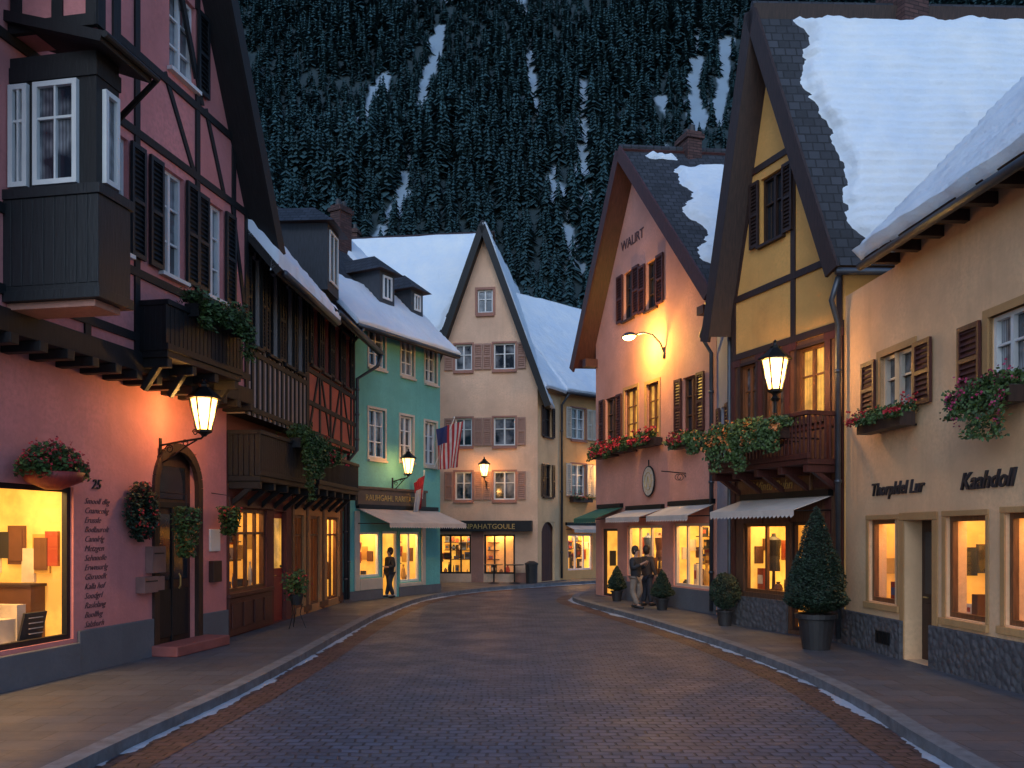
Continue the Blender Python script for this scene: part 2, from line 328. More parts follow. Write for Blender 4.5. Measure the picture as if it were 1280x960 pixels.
def shop(h,s0,s1,z0,z1,y=0,fr=brown,cols=1,seed=1,depth=1.0,wall=None,power=25,kind='shelf',transom=False,name='shop_window',mg=.12):
    h.holes.append((s0,s1,z0,z1,y));rr=random.Random(seed);mb=MB();f=.07
    for q in((s0,s0+f,z0,z1),(s1-f,s1,z0,z1),(s0+f,s1-f,z1-f,z1),(s0+f,s1-f,z0,z0+f)): mb.box(q[0],q[1],y+.05,y+.13,q[2],q[3],0)
    for c in range(1,cols):
        x=s0+(s1-s0)*c/cols;mb.box(x-.03,x+.03,y+.055,y+.12,z0+f,z1-f,0)
    if transom: mb.box(s0+f,s1-f,y+.06,y+.118,z1-.5,z1-.45,0)
    w=part(name,h.e,mb,[fr]);p=MB();p.poly([(s0+.02,y+.1,z0+.02),(s1-.02,y+.1,z0+.02),(s1-.02,y+.1,z1-.02),(s0+.02,y+.1,z1-.02)],0);part('glass',w,p,[GL])
    a,b,c,d=s0-mg,s1+mg,z0-.02,z1+.12;y0,y1=y+.175,y+depth;q=MB()
    q.poly([(a,y1,c),(b,y1,c),(b,y1,d),(a,y1,d)],0);q.poly([(a,y0,c),(a,y1,c),(a,y1,d),(a,y0,d)],0);q.poly([(b,y0,c),(b,y0,d),(b,y1,d),(b,y1,c)],0)
    q.poly([(a,y0,c),(b,y0,c),(b,y1,c),(a,y1,c)],2);q.poly([(a,y0,d),(a,y1,d),(b,y1,d),(b,y0,d)],3)
    W=s1-s0;H=z1-z0
    x=a+.05
    while x<b-.2:
        ww=rr.uniform(.16,.5);zz=z0+H*rr.uniform(.25,.7);hh=rr.uniform(.2,.6);mm=rr.randint(4,9);x1=min(x+ww,b-.04)
        q.box(x,x1,y1-.05,y1-.012,zz,min(zz+hh,z1),mm);q.box(x+.03,x1-.03,y1-.056,y1-.05,zz+.03,min(zz+hh,z1)-.03,rr.randint(4,9));x+=ww+rr.uniform(.03,.25)
    for k in range(3):
        ya=y0+.12+k*(y1-y0-.2)/3;zz=z0+H*rr.uniform(.2,.6)
        for xx,sg in((b-.012,-1),(a+.012,1)): q.box(min(xx,xx+sg*.05),max(xx,xx+sg*.05),ya,ya+.2,zz,zz+rr.uniform(.2,.5),rr.randint(4,9))
    if kind=='lounge':
        for sx in(s1-1.25,s0+.5):
            q.box(sx,sx+.75,y0+.3,y0+.95,z0,z0+.32,6);q.box(sx,sx+.75,y0+.8,y0+.98,z0+.32,z0+.8,6);q.box(sx-.14,sx+.02,y0+.28,y0+.97,z0,z0+.5,6);q.box(sx+.73,sx+.89,y0+.28,y0+.97,z0,z0+.5,6)
            q.beam((sx+.38,y0+.62,z0+.36),(sx+.38,y0+.78,z0+.68),.4,.14,5,up=(1,0,0))
        q.beam((s1-.42,y0+.18,z0),(s1-.42,y0+.08,z0+.4),.42,.03,8,up=(0,-1,0));q.box(s1-.7,s1-.15,y0+.0,y0+.22,z0,z0+.03,8)
        for k in range(4): q.beam((s1-.56,y0+.063-k*.0,z0+.33-k*.07),(s1-.3,y0+.063,z0+.33-k*.07),.012,.01,6)
        q.box(a+.4,a+1.3,y1-.5,y1-.06,z0,z0+1.5,5);q.box(b-.9,b-.35,y1-.12,y1-.05,z0+1.05,z0+1.75,4);q.box(b-.85,b-.4,y1-.13,y1-.12,z0+1.1,z0+1.7,9)
        for k in range(3): q.box(b-.02-.04,b-.02,y0+.25+k*.4,y0+.52+k*.4,z0+.9+.12*(k%2),z0+1.45+.12*(k%2),4+k);q.box(b-.075,b-.06,y0+.28+k*.4,y0+.49+k*.4,z0+.95+.12*(k%2),z0+1.4+.12*(k%2),5)
        q.box(b-.3,b-.02,y0+.35,y1-.1,z0,z0+.72,5);q.box(b-.34,b-.02,y0+.32,y1-.08,z0+.72,z0+.76,1)
        q.lathe([(.02,0),(.02,1.1),(.16,1.1),(.09,1.38)],(s1-1.5,y0+.7,z0),12,6)
    else:
        ls=[z0+.02]
        if kind!='figure': ls+=[z0+H*k for k in(.36,.6,.8)][:2 if H<1.5 else 3]
        for li,z in enumerate(ls):
            if li: q.box(a+.15,b-.15,y1-.36,y1-.06,z-.03,z,1)
            x=s0+.02 if not li else a+.17
            xe=s1-.08 if not li else b-.22
            while x<xe:
                ww=rr.uniform(.08,.26);ht=rr.uniform(.1,.34) if li else rr.uniform(.12,.6);mm=rr.randint(4,9);t=rr.random();yy=y1-.2 if li else rr.uniform(y0+.12,y1-.4)
                if t<.45: q.box(x,x+ww*.85,yy-.07,yy+.08,z,z+ht,mm);q.box(x+.02,x+ww*.85-.02,yy-.075,yy-.07,z+ht*.3,z+ht*.7,rr.randint(4,9))
                elif t<.85: q.lathe([(ww*.2,0),(ww*.42,ht*.3),(ww*.3,ht*.7),(ww*.14,ht*.85),(ww*.2,ht)],(x+ww*.4,yy,z),9,mm)
                x+=ww+rr.uniform(.0,.08)
    if kind=='figure':
        n=max(1,int(W/.55))
        for k in range(n): figure_form(q,s0+W*(k+.5)/n,y+depth*.5,z0,min(1.5,H*.95),rr.choice([4,6,7,8,9,5]))
    part('display',w,q,[wall or glow,brown,items[2],items[2]]+items,uv=False)
    if power: light(w,'AREA',((s0+s1)/2,y+.45,z1+.05),power,(1,.56,.18),(W*.9,.4),name='shop_light')
    return w
def timber(h,x0,x1,z0,z1,y,xs,zs,mat,bw=.16,braces=(),gable=None,ze=None,pr=.03):
    mb=MB();hs=[q for q in h.holes if abs(q[4]-y)<.01]
    def top(x):
        if not gable: return z1
        xm,zr=gable
        return ze+(zr-ze)*(x-x0)/(xm-x0) if x<xm else ze+(zr-ze)*(x1-x)/(x1-xm)
    for x in xs:
        segs=[(z0,min(z1,top(x)-.05))]
        for q in hs:
            if q[0]-.02<x+bw/2 and x-bw/2<q[1]+.02:
                ns=[]
                for a,b in segs:
                    if q[2]>=b or q[3]<=a: ns.append((a,b));continue
                    if q[2]>a: ns.append((a,q[2]))
                    if q[3]<b: ns.append((q[3],b))
                segs=ns
        for a,b in segs:
            if b-a>.08: mb.box(x-bw/2,x+bw/2,y-pr,y+.04,a,b,0)
    for z in zs:
        a0,b0=x0,x1
        if gable and z>ze:
            xm,zr=gable;k=(z-ze)/(zr-ze);a0=x0+(xm-x0)*k;b0=x1-(x1-xm)*k
        segs=[(a0,b0)]
        for q in hs:
            if q[2]-.02<z+bw/2 and z-bw/2<q[3]+.02:
                ns=[]
                for a,b in segs:
                    if q[0]>=b or q[1]<=a: ns.append((a,b));continue
                    if q[0]>a: ns.append((a,q[0]))
                    if q[1]<b: ns.append((q[1],b))
                segs=ns
        for a,b in segs:
            if b-a>.08: mb.box(a,b,y-pr-.006,y+.04,z-bw/2,z+bw/2,0)
    for a,b in braces: mb.beam((a[0],y-.0,a[1]),(b[0],y-.0,b[1]),bw*.85,pr*2-.008,0)
    return part('timber_frame',h.e,mb,[mat])
def text(parent,body,s,z,y,size,mat,shear=0,ext=.012,name='lettering',align='CENTER',label=None,space=1,off=0):
    c=bpy.data.curves.new('letters','FONT');c.body=body;c.size=size;c.shear=shear;c.extrude=ext;c.align_x=align;c.space_line=space;c.resolution_u=2;c.offset=off
    t=bpy.data.objects.new('letters',c);col0.objects.link(t);bpy.context.view_layer.update()
    me=bpy.data.meshes.new_from_object(t.evaluated_get(bpy.context.evaluated_depsgraph_get()));bpy.data.objects.remove(t);me.materials.clear();me.materials.append(mat)
    return link(name,me,parent,(s,y,z),(math.pi/2,0,0),label=label)
def awning(h,s0,s1,z0,z1,out,mat,y=0,val=.16):
    mb=MB();n=max(6,int((s1-s0)/.12));mb.slab((s0,y-.01,z1),(s1,y-.01,z1),(s1,y-out,z0+val),(s0,y-out,z0+val),.02,0,0)
    for k in range(n):
        a=s0+(s1-s0)*k/n;b=s0+(s1-s0)*(k+1)/n;m_=(a+b)/2
        mb.poly([(a,y-out-.001,z0+val),(a,y-out-.001,z0+.05),(m_,y-out-.02,z0),(b,y-out-.001,z0+.05),(b,y-out-.001,z0+val)],0)
    for x in(s0+.03,s1-.03): mb.tube([(x,y-.01,z0+.15),(x,y-out+.03,z0+val-.03)],.013,6,1)
    mb.box(s0-.02,s1+.02,y-.12,y-.005,z1-.02,z1+.1,1)
    part('awning',h.e,mb,[mat,iron],bevel=0)
def leaves(pts,size,rng,mb,m=0,asp=.6):
    for p in pts:
        a=Vector((rng.gauss(0,1),rng.gauss(0,1),rng.gauss(0,1))).normalized();b=a.orthogonal().normalized();s_=size*rng.uniform(.6,1.3);p=Vector(p)
        mb.poly([p-a*s_,p+b*s_*asp,p+a*s_,p-b*s_*asp],m)
def boxfoliage(L,W,drop,up,n,rng):
    o=[]
    clumps=[(rng.uniform(0,L),rng.uniform(.2,1)) for _ in range(max(3,int(L*4)))]
    for _ in range(n):
        c,kk=rng.choice(clumps);x=min(L+.1,max(-.1,rng.gauss(c,.10)));t=rng.random()
        if t<.5: o.append((x,rng.gauss(0,W*.45),rng.uniform(0,up)*kk+.05*rng.random()))
        else: z=-rng.random()**1.3*drop*kk;o.append((x+rng.gauss(0,.02),-W*.55-rng.uniform(0,.12)+z*.05,z))
    return o
def flower_box(h,s0,s1,z,o,label,petal=redf,drop=.25,up=.28,n=500,nf=140,seed=1,trough=brown,fsize=.03,lsize=.042):
    rg=random.Random(seed);L=s1-s0;e=thing('flower_box',label,'flower box',h.w(s0,o,z),h.ang,'flower boxes hung on the house fronts')
    mb=MB();mb.box(0,L,-.12,.12,-.2,0,0);mb.box(.03,L-.03,-.09,.09,.001,.01,1)
    for x in(.15,L-.15): mb.box(x-.015,x+.015,.121,o*.999,-.19,-.16,2)
    part('trough',e,mb,[trough,stone,iron])
    f=MB();leaves(boxfoliage(L,.24,drop,up,n,rg),lsize,rg,f);part('foliage',e,f,[leafg],uv=False)
    if nf:
        f=MB();pts=[]
        for c in boxfoliage(L,.26,drop*.7,up+.05,nf//3,rg):
            for _ in range(5): pts.append((c[0]+rg.gauss(0,.022),c[1]-.03+rg.gauss(0,.022),c[2]+.03+rg.gauss(0,.022)))
        leaves(pts,fsize,rg,f,asp=.9);part('flowers',e,f,[petal],uv=False)
    return e
def lantern_meshes():
    fr=MB();gl=MB();n=6
    zb,zt,rb,rt=0,.46,.10,.2
    gl.lathe([(rb*.9,zb+.02),(rt*.9,zt-.01)],n=n)
    for j in range(n):
        a=2*math.pi*j/n;fr.tube([(rb*math.cos(a),rb*math.sin(a),zb),(rt*math.cos(a),rt*math.sin(a),zt)],.014,5)
    fr.lathe([(.03,-.08),(.05,-.05),(rb+.01,-.02),(rb+.015,.015)],n=n);fr.lathe([(rt+.045,zt-.005),(rt+.05,zt+.02),(rt*.62,zt+.12),(.07,zt+.17),(.075,zt+.2),(.03,zt+.22),(.02,zt+.25),(.03,zt+.27),(.005,zt+.3)],n=n)
    return fr.mesh('lantern_frame',[iron]),gl.mesh('lantern_glass',[bulb])
LF,LG=lantern_meshes()
def lantern(h,s,o,z,label,sc=1,energy=30,arm=True,name='wall_lantern',col=(1,.52,.15)):
    e=thing(name,label,'lantern',h.w(s,o,z),h.ang,'iron lanterns with lit glass on brackets');
    link('frame',LF,e).scale=(sc,)*3;link('glass',LG,e).scale=(sc,)*3
    if arm:
        mb=MB()
        mb.tube([(0,o,-.22),(0,o*.5,-.16),(0,.05,-.12),(0,0,-.07)],.017,6)
        mb.tube([(0,o,-.22-.3),(0,o*.75,-.42),(0,o*.4,-.24),(0,.12,-.14)],.013,6)
        for cy,cz,r0 in((o*.78,-.28,.075),(o*.42,-.26+.07,.06),(o*.2,-.02,.05)):
            mb.tube([(0,cy+math.cos(t)*r0*(1-t/14),cz+math.sin(t)*r0*(1-t/14)) for t in[k*.5 for k in range(19)]],.009,5)
        mb.box(-.03,.03,o-.02,o-.001,-.58,-.1);part('bracket',e,mb,[iron])
    light(e,'POINT',(0,0,.25*sc),energy,col,.08)
    return e
nt=bulb.node_tree;o_=nt.nodes['Material Output'];mx=nt.nodes.new('ShaderNodeMixShader');tr=nt.nodes.new('ShaderNodeBsdfTransparent');mx.inputs[0].default_value=.4
nt.links.new(nt.nodes['Principled BSDF'].outputs[0],mx.inputs[1]);nt.links.new(tr.outputs[0],mx.inputs[2]);nt.links.new(mx.outputs[0],o_.inputs[0])
# ================================================================== GROUND
def cat(P,n=8):
    P=[Vector(p) for p in P];o=[]
    for i in range(1,len(P)-2):
        a,b,c,d=P[i-1:i+3]
        for k in range(n):
            t=k/n;o.append(.5*((2*b)+(c-a)*t+(2*a-5*b+4*c-d)*t*t+(3*b-a-3*c+d)*t**3))
    o.append(P[-2]);return o
LC=cat([(-4.1,-10),(-4.1,-6),(-3.95,2),(-3.72,8),(-3.5,11),(-3.4,14),(-3.36,17.5),(-3.2,22.4),(-2.6,27.2),(-1.12,30.8),(.8,33.2),(3.2,35.6),(8,39),(16,43),(20,45)])
RC=cat([(3.5,-10),(3.5,-6),(3.65,2),(3.92,8),(4.1,10.3),(4.1,12.8),(3.75,16.2),(3.0,20.6),(2.2,24.3),(1.85,26.6),(2.15,28.6),(3.1,30.4),(5.5,32.5),(10,35),(17,38),(22,40)])
def offs(C,d):
    o=[]
    for i,p in enumerate(C):
        t=(C[min(i+1,len(C)-1)]-C[max(i-1,0)]).normalized();o.append(p+Vector((t.y,-t.x))*d)
    return o
def struct(name,mb,mats,**k):
    o=link(name,mb.mesh(name,mats,**k));o['kind']='structure';return o
g=MB();g.poly([(-600,-200,-.03),(600,-200,-.03),(600,900,-.03),(-600,900,-.03)]);struct('ground',g,[mk('frozen_ground',(.06,.065,.06),.9,scale=.3)])
def strip(C1,z1,C2,z2,mb,m=0):
    for i in range(len(C1)-1): mb.poly([(*C1[i],z1),(*C1[i+1],z1),(*C2[i+1],z2),(*C2[i],z2)],m)
cob=mk('cobbles',(.062,.090,.150),.5,kind='cobble',var=.2);redb=mk('brick_paving',(.10,.052,.052),.56,kind='cobble',var=.2);slabm=mk('pavement_slabs',(.075,.083,.105),.6,kind='slab',var=.14)
g=MB();g.poly([(*p,0) for p in RC]+[(*p,0) for p in reversed(LC)]);struct('road',g,[cob])
for C,sg in((LC,1),(RC,-1)):
    g=MB();strip(offs(C,.02*sg),.004,offs(C,.5*sg),.004,g);struct('brick_gutter_band',g,[redb])
    g=MB();o1,o2=offs(C,0),offs(C,-.2*sg);strip(o1,-.02,o1,.125,g);strip(o1,.125,o2,.127,g);strip(o2,.127,o2,0,g);struct('kerb',g,[kerbm])
g=MB();g.poly([(-16,-6,.12)]+[(*p,.12) for p in offs(LC,-.19)]+[(16,60,.12),(-16,60,.12)]);struct('pavement',g,[slabm])
g=MB();g.poly([(16,-6,.12)]+[(*p,.12) for p in offs(RC,.19)]);struct('pavement',g,[slabm])
for C,sg in((LC,1),(RC,-1)):
    g=MB();CC=cat([C[0]]+C[::2]+[C[-1]],18)
    def wd(p): return .10*noise.noise(Vector((p.x*.7,p.y*.7,sg)))+.08*noise.noise(Vector((p.x*3,p.y*3,2)))+.05*noise.noise(Vector((p.x*12,p.y*12,2)))+.065
    for i in range(len(CC)-1):
        p=CC[i];q=CC[i+1];w=wd(p);w2=wd(q)
        if w>0 and w2>0:
            t=(q-p).normalized();nn=Vector((t.y,-t.x))*sg
            a,b=p+nn*.004,q+nn*.004;h1=.006+w*.12;h2=.006+w2*.12
            g.poly([(*a,h1),(*b,h2),(*(q+nn*(w2*.45)),h2*.9),(*(p+nn*(w*.45)),h1*.9)]);g.poly([(*(p+nn*w*.45),h1*.9),(*(q+nn*w2*.45),h2*.9),(*(q+nn*(w2+.02)),.006),(*(p+nn*(w+.02)),.006)])
    o=link('gutter_snow',g.mesh('gutter_snow',[slush],smooth=True));o['kind']='stuff';o['label']='thin thawing snow lying along the stone kerb';o['category']='snow'
# ================================================================== LEFT 1 pink half-timbered
h=House('pink_timbered_house','pink plastered house with black timber upper floor',(-7.27,6),(-5.305,16.35));U=-.45;L=h.L
shop(h,3.2,6.33,.62,2.72,0,black,2,5,1.5,power=120,kind='lounge')
h.holes.append((8.32,9.5,.13,3.45,0))
for a,b,c,d,s in((7.72,8.36,6.1,7.75,'LR'),(9.05,9.6,6.1,7.7,'LR'),(7.95,8.7,9.35,10.7,'R'),(6.3,6.9,6.1,7.75,'LR')):
    window(h,a,b,c,d,U,white,2,3,shut=bluegreen,sides=s,shw=.34)
mb=MB();facade(mb,h,2.4,L,0,4.72,0);facade(mb,h,2.4,L,4.72,16,U,0,(6.5,16),7.9);shell(mb,2.4,L,0,4.72,0,(0,8));shell(mb,2.4,L,4.72,7.9,U,(0,8.45),0,(6.5,16))
mb.poly([(2.4,0,4.72),(L,0,4.72),(L,U,4.72),(2.4,U,4.72)],1)
for sgn,xa in((1,8.32),(-1,9.5)):
    pts=[(xa,0.02,3.45)]
    for k in range(9):
        t=math.pi/2*k/8;pts.append((8.91-sgn*.59*math.cos(t),.02,2.86+.59*math.sin(t)))
    mb.poly(pts,0)
part('wall',h.e,mb,[pink,black])
mb=MB()
pts=[(8.91-.655*math.cos(t),-.01,2.86+.655*math.sin(t)) for t in[math.pi*k/14 for k in range(15)]]
for a,b in zip(pts,pts[1:]): mb.beam(a,b,.14,.08,0)
mb.box(8.185,8.325,-.05,.03,.13,2.86);mb.box(9.495,9.635,-.05,.03,.13,2.86)
part('door_surround',h.e,mb,[brown])
mb=MB();mb.box(8.32,9.5,.12,.16,.13,3.45,0)
for x0_ in(8.42,8.95):
    mb.box(x0_,x0_+.45,.095,.12,.35,1.15,1);mb.box(x0_,x0_+.45,.105,.119,1.3,2.4,2)
mb.box(8.88,8.94,.08,.12,.2,2.5,1);mb.box(8.4,9.42,.09,.12,2.5,2.6,1);mb.box(8.5,9.32,.105,.119,2.65,3.2,2)
d=part('door',h.e,mb,[brown,black,pane_k],bevel=.006);mb=MB();mb.tube([(9.0,.03,1.15),(9.0,.0,1.2),(9.0,.0,1.35),(9.0,.03,1.4)],.014,6);part('handle',d,mb,[gold])
mb=MB();mb.box(8.1,9.75,-.5,-.003,.12,.29);part('step',h.e,mb,[redstep],bevel=.02)
mb=MB();mb.box(6.4,8.18,-.05,-.002,.1,.72);mb.box(9.64,L,-.05,-.002,.1,.66);mb.box(2.4,6.4,-.07,-.002,.1,.56);part('plinth',h.e,mb,[plinth],bevel=.015)
timber(h,2.4,L,4.72,16,U,[2.5,3.6,6.0,7.1,8.75,9.95,10.42],[4.95,5.9,7.95,9.1,11.2,13],black,.12,braces=[((8.7,7.9),(7.8,9.2)),((10.4,6.0),(9.9,7.9)),((9.6,8.0),(9.0,9.2)),((8.9,9.2),(8.1,11.1))],gable=(6.5,16),ze=7.9)
mb=MB();mb.box(2.4,L+.05,U-.06,-.002,4.45,4.74)
for k in range(17):
    x=2.6+k*.49
    mb.box(x-.07,x+.07,U-.12,.0-.003,4.32,4.45)
part('jetty_beam',h.e,mb,[black],bevel=.01)
roof_gable(h,2.4,L,7.9,6.5,16,-.92,(0,8),ov=.3,board=black,bw=.26,th=.15,snowR=lambda u,v:.1*(v-.75) if v>.7 else -.2)
O0,O1,OS,OE=U,-1.6,3.2,5.04
F=4.62
mb=MB();mb.box(F,OE,O1,O0-.002,6.12,7.72,0);mb.box(F,OE,O1,O0-.002,8.02,11.6,1);mb.box(F-.02,OE+.02,O1-.02,O0-.002,7.42,7.6,0);part('oriel',h.e,mb,[black,pink])
mb=MB()
mb.box(F-.1,OE+.08,O1-.1,O0-.003,4.9,6.1,0)
for k in range(9):
    y=O1-.1+k*.143;mb.box(F-.108,F-.1,y,y+.125,4.98,6.0,0)
mb.box(F-.13,OE+.11,O1-.13,O0-.004,6.0,6.12,0);mb.box(F-.13,OE+.11,O1-.13,O0-.004,4.8,4.92,0);mb.box(F-.05,OE,O1-.02,O0-.005,4.72,4.8,1)
part('oriel_apron',h.e,mb,[bluegreen,pinktrim],bevel=.008)
def owin(a,b,c,d):
    mb=MB();x=F
    for q in((a,a+.06,c,d),(b-.06,b,c,d),(a+.06,b-.06,d-.06,d),(a+.06,b-.06,c,c+.06)): mb.box(x-.06,x-.004,q[0],q[1],q[2],q[3])
    mb.box(x-.05,x-.01,(a+b)/2-.012,(a+b)/2+.012,c+.06,d-.06);mb.box(x-.045,x-.012,a+.06,b-.06,(c+d)/2+.16,(c+d)/2+.19)
    w=part('window',h.e,mb,[white]);p=MB();p.poly([(x-.008,a+.03,c+.03),(x-.008,a+.03,d-.03),(x-.008,b-.03,d-.03),(x-.008,b-.03,c+.03)]);part('pane',w,p,[pane_d])
owin(-1.38,-.80,6.17,7.38);owin(-.72,-.47,6.17,7.38)
mb=MB();c,d=6.2,7.3;a,b=F+.1,F+.36;y=O1
for q in((a,a+.05,c,d),(b-.05,b,c,d),(a+.05,b-.05,d-.06,d),(a+.05,b-.05,c,c+.06)): mb.box(q[0],q[1],y-.06,y-.004,q[2],q[3])
w=part('window',h.e,mb,[white]);p=MB();p.poly([(a+.03,y-.008,c+.03),(b-.03,y-.008,c+.03),(b-.03,y-.008,d-.03),(a+.03,y-.008,d-.03)]);part('pane',w,p,[pane_d])
mb=MB()
for y_ in(O1+.05,-1.1,-.55): mb.box(F-.03,F+.04,y_-.07,y_+.07,8.0,11.6)
for z_ in(8.06,8.75,9.6): mb.box(F-.036,F+.03,O1-.005,O0,z_-.07,z_+.07)
for s_ in(F+.06,OE-.07): mb.box(s_-.07,s_+.07,O1-.03,O1+.03,8.0,11.6)
part('timber_frame',h.e,mb,[black])
mb=MB();mb.slab((F-.1,O0,8.25),(OE+.1,O0,8.25),(OE+.25,O1-.3,7.74),(F-.3,O1-.3,7.74),.12,0,1);mb.tube([(F-.3,O1-.32,7.7),(OE+.3,O1-.32,7.7),(OE+.5,O1+.3,7.4),(OE+.6,O0-.1,6.9),(OE+.65,O0-.1,6.4)],.04,8,1);part('oriel_canopy',h.e,mb,[tile,black])
def balcony(h,s0,s1,z0,z1,o0,o1,mat,slats=True,brack=True):
    mb=MB();mb.box(s0,s1,-o1,-o0-.002,z0,z0+.1);mb.box(s0-.03,s1+.03,-o1-.04,-o1+.05,z1-.08,z1);mb.box(s0-.03,s1+.03,-o1-.03,-o1+.04,z0+.1,z0+.2)
    n=int((s1-s0)/.11)
    for k in range(n+1):
        x=s0+(s1-s0)*k/n;mb.box(x-(.05 if slats else .02),x+(.05 if slats else .02),-o1-.012,-o1+.015,z0+.2,z1-.08)
    for x in(s0,s1):
        mb.box(x-.03,x+.03,-o1,-o0-.002,z1-.08,z1-.001)
        m2=int((o1-o0)/.11)+1
        for k in range(m2): y=-o0-(o1-o0)*(k+.5)/m2;mb.box(x-.015,x+.015,y-(.045 if slats else .018),y+(.045 if slats else .018),z0+.1,z1-.08)
    if brack:
        for k in range(max(2,int((s1-s0)/.7))+1):
            x=s0+.1+(s1-s0-.2)*k/max(2,int((s1-s0)/.7));mb.box(x-.06,x+.06,-o1+.02,-o0-.003,z0-.14,z0-.001);mb.beam((x,-o0+.0,z0-.45),(x,-o1+.2,z0-.1),.09,.09,up=(1,0,0))
    part('balcony',h.e,mb,[mat],bevel=.006)
balcony(h,7.15,9.35,4.66,5.5,.47,.92,black)
flower_box(h,7.7,9.2,5.58,.98,'wooden trough with thick green ivy spilling over a black balcony',drop=.75,up=.36,n=4000,nf=0,seed=4,trough=black)
text(h.e,'25',6.8,2.72,-.012,.2,inkm,.25)
text(h.e,'Smooll dlig\nCnamcolig\nErussle\nBodlaurolt\nCannlrlg\nMetzgen\nSehnnelle\nErwnsurlg\nGlsruodlt\nKalla hof\nSoodgrl\nRaslelang\nBuolllvg\nSalzburh\nAneilla',6.55,2.5,-.006,.125,thin,.45,.003,align='LEFT',space=1.08,off=-.0015)
lantern(h,8.4,.78,3.72,'black iron wall lantern on scrolled bracket by the arched door',1.12,145)
mb=MB();e=thing('mailbox','grey metal letter boxes mounted on the pink wall','mailbox',h.w(7.75,0,1.15),h.ang);mb.box(0,.36,-.16,-.003,0,.25);mb.box(.02,.34,-.165,-.16,.17,.19,1);mb.box(.25,.62,-.13,-.003,.3,.72);mb.box(.3,.57,-.135,-.13,.6,.62,1);mb.box(.4,.6,-.12,-.003,.02,.24);part('case',e,mb,[mk('pale_metal',(.22,.12,.11),.5),black],bevel=.01)
def wreath(h,s,o,z,label,rx=.36,rz=.43,fl=redf,n=2400,seed=2):
    rg=random.Random(seed);e=thing('wreath',label,'wreath',h.w(s,o,z),h.ang);pts=[];fp=[]
    for k in range(n):
        t=rg.uniform(0,6.283);a=rg.uniform(0,6.283);r=.17*rg.random()**.5;q=((rx-.13)*math.cos(t)+r*math.cos(a)*math.cos(t),-.05-r*abs(math.sin(a)),(rz-.13)*math.sin(t)+r*math.cos(a)*math.sin(t));pts.append(q)
        if k%26==0:
            for _ in range(3): fp.append((q[0]+rg.gauss(0,.012),q[1]-.05,q[2]+rg.gauss(0,.012)))
    f=MB();leaves(pts,.035,rg,f);part('foliage',e,f,[topg],uv=False)
    f=MB();leaves(fp,.018,rg,f,asp=.9);part('berries',e,f,[fl],uv=False)
    f=MB();f.tube([((rx-.12)*math.cos(k*.3927),-.05,(rz-.12)*math.sin(k*.3927)) for k in range(16)],.05,6,closed=True);part('ring',e,f,[brown])
wreath(h,7.72,.03,2.42,'round evergreen wreath with red berries on pink wall')
def hanging(h,s,o,z,label,r=.22,ht=.8,seed=3,fl=None,n=1300):
    rg=random.Random(seed);e=thing('hanging_plant',label,'hanging plant',h.w(s,o,z),h.ang)
    f=MB();f.lathe([(.03,-.02),(.12,.02),(.15,.12)],n=12);f.tube([(0,0,.1),(0,0,.45),(0,o,.5)],.008,5);part('basket',e,f,[brown])
    pts=[]
    for _ in range(n):
        t=rg.uniform(0,6.283);u=rg.random();zz=.25-u*ht;rr=r*math.sqrt(rg.random())*(1-.6*max(0,u-.3)+.1*math.sin(7*t));pts.append((rr*math.cos(t),rr*math.sin(t),zz))
    f=MB();leaves(pts,.035,rg,f);part('foliage',e,f,[leafg],uv=False)
    if fl:
        f=MB();leaves([p for p in pts[::9]],.03,rg,f,asp=.9);part('flowers',e,f,[fl],uv=False)
hanging(h,8.35,.5,2.25,'trailing green plant hanging beside the arched door',.22,.8,5,orangef)
hanging(h,10.0,.35,2.3,'small hanging basket by a wall lamp',.2,.5,6,redf)
e=thing('notice_case','white notice sheet in a dark wall frame','sign',h.w(9.9,0,1.2),h.ang);mb=MB();mb.box(0,.35,-.04,-.003,.55,.95,1);mb.box(.0,.3,-.1,-.003,0,.38,0);part('case',e,mb,[brown,white],bevel=.01)
e=thing('flower_bowl','red bowl overflowing with red flowers above the shop window','flower bowl',h.w(5.55,.3,2.85),h.ang)
mb=MB();mb.lathe([(.1,-.2),(.33,-.1),(.38,.02)],n=18);mb.tube([(0,.1,-.1),(0,.3,-.1)],.02,6);part('bowl',e,mb,[redpaint],smooth=True)
rg=random.Random(11);f=MB();f2=MB()
for k in range(2300):
    t=rg.uniform(0,6.283);u=rg.random();r=.55*math.sqrt(rg.random());p=(r*math.cos(t)*1.1,r*math.sin(t)*.5,.04+.38*rg.random()*(1-(r/.65)**2)-.12*(r>.42)*rg.random());leaves([p],.035,rg,f)
    if k%15==0: leaves([(p[0]+rg.gauss(0,.02),p[1]-.03,p[2]+.05+rg.gauss(0,.02)) for _ in range(4)],.022,rg,f2,asp=.9)
part('foliage',e,f,[leafg],uv=False);part('flowers',e,f2,[redf],uv=False)
# ================================================================== LEFT 2 dark timber
h=House('dark_timbered_house','dark half-timbered house with beige panels and balcony',(-5.305,16.35),(-5.06,20.2));U=-.35;L=h.L
shop(h,.15,2.2,.95,2.55,0,medwood,4,9,.9,wall=glow2,power=18,transom=True)
h.holes.append((2.65,3.5,.13,2.55,0))
for a,b in((.2,.75),(1.2,1.8),(2.2,2.75),(3.0,3.5)): window(h,a,b,5.65,7.35,U,black,2,3,shut=black,sides='LR',shw=.2)
mb=MB();facade(mb,h,0,L,0,4.3,0,1);facade(mb,h,0,L,4.3,7.7,U,0);shell(mb,0,L,0,4.3,0,(0,8),1);shell(mb,0,L,4.3,7.7,U,(0,8),0,ridge=(12.6,3.8));mb.poly([(0,0,4.3),(L,0,4.3),(L,U,4.3),(0,U,4.3)],2)
part('wall',h.e,mb,[beige,mk('dark_red_plaster',(.14,.04,.035),kind='plaster'),black])
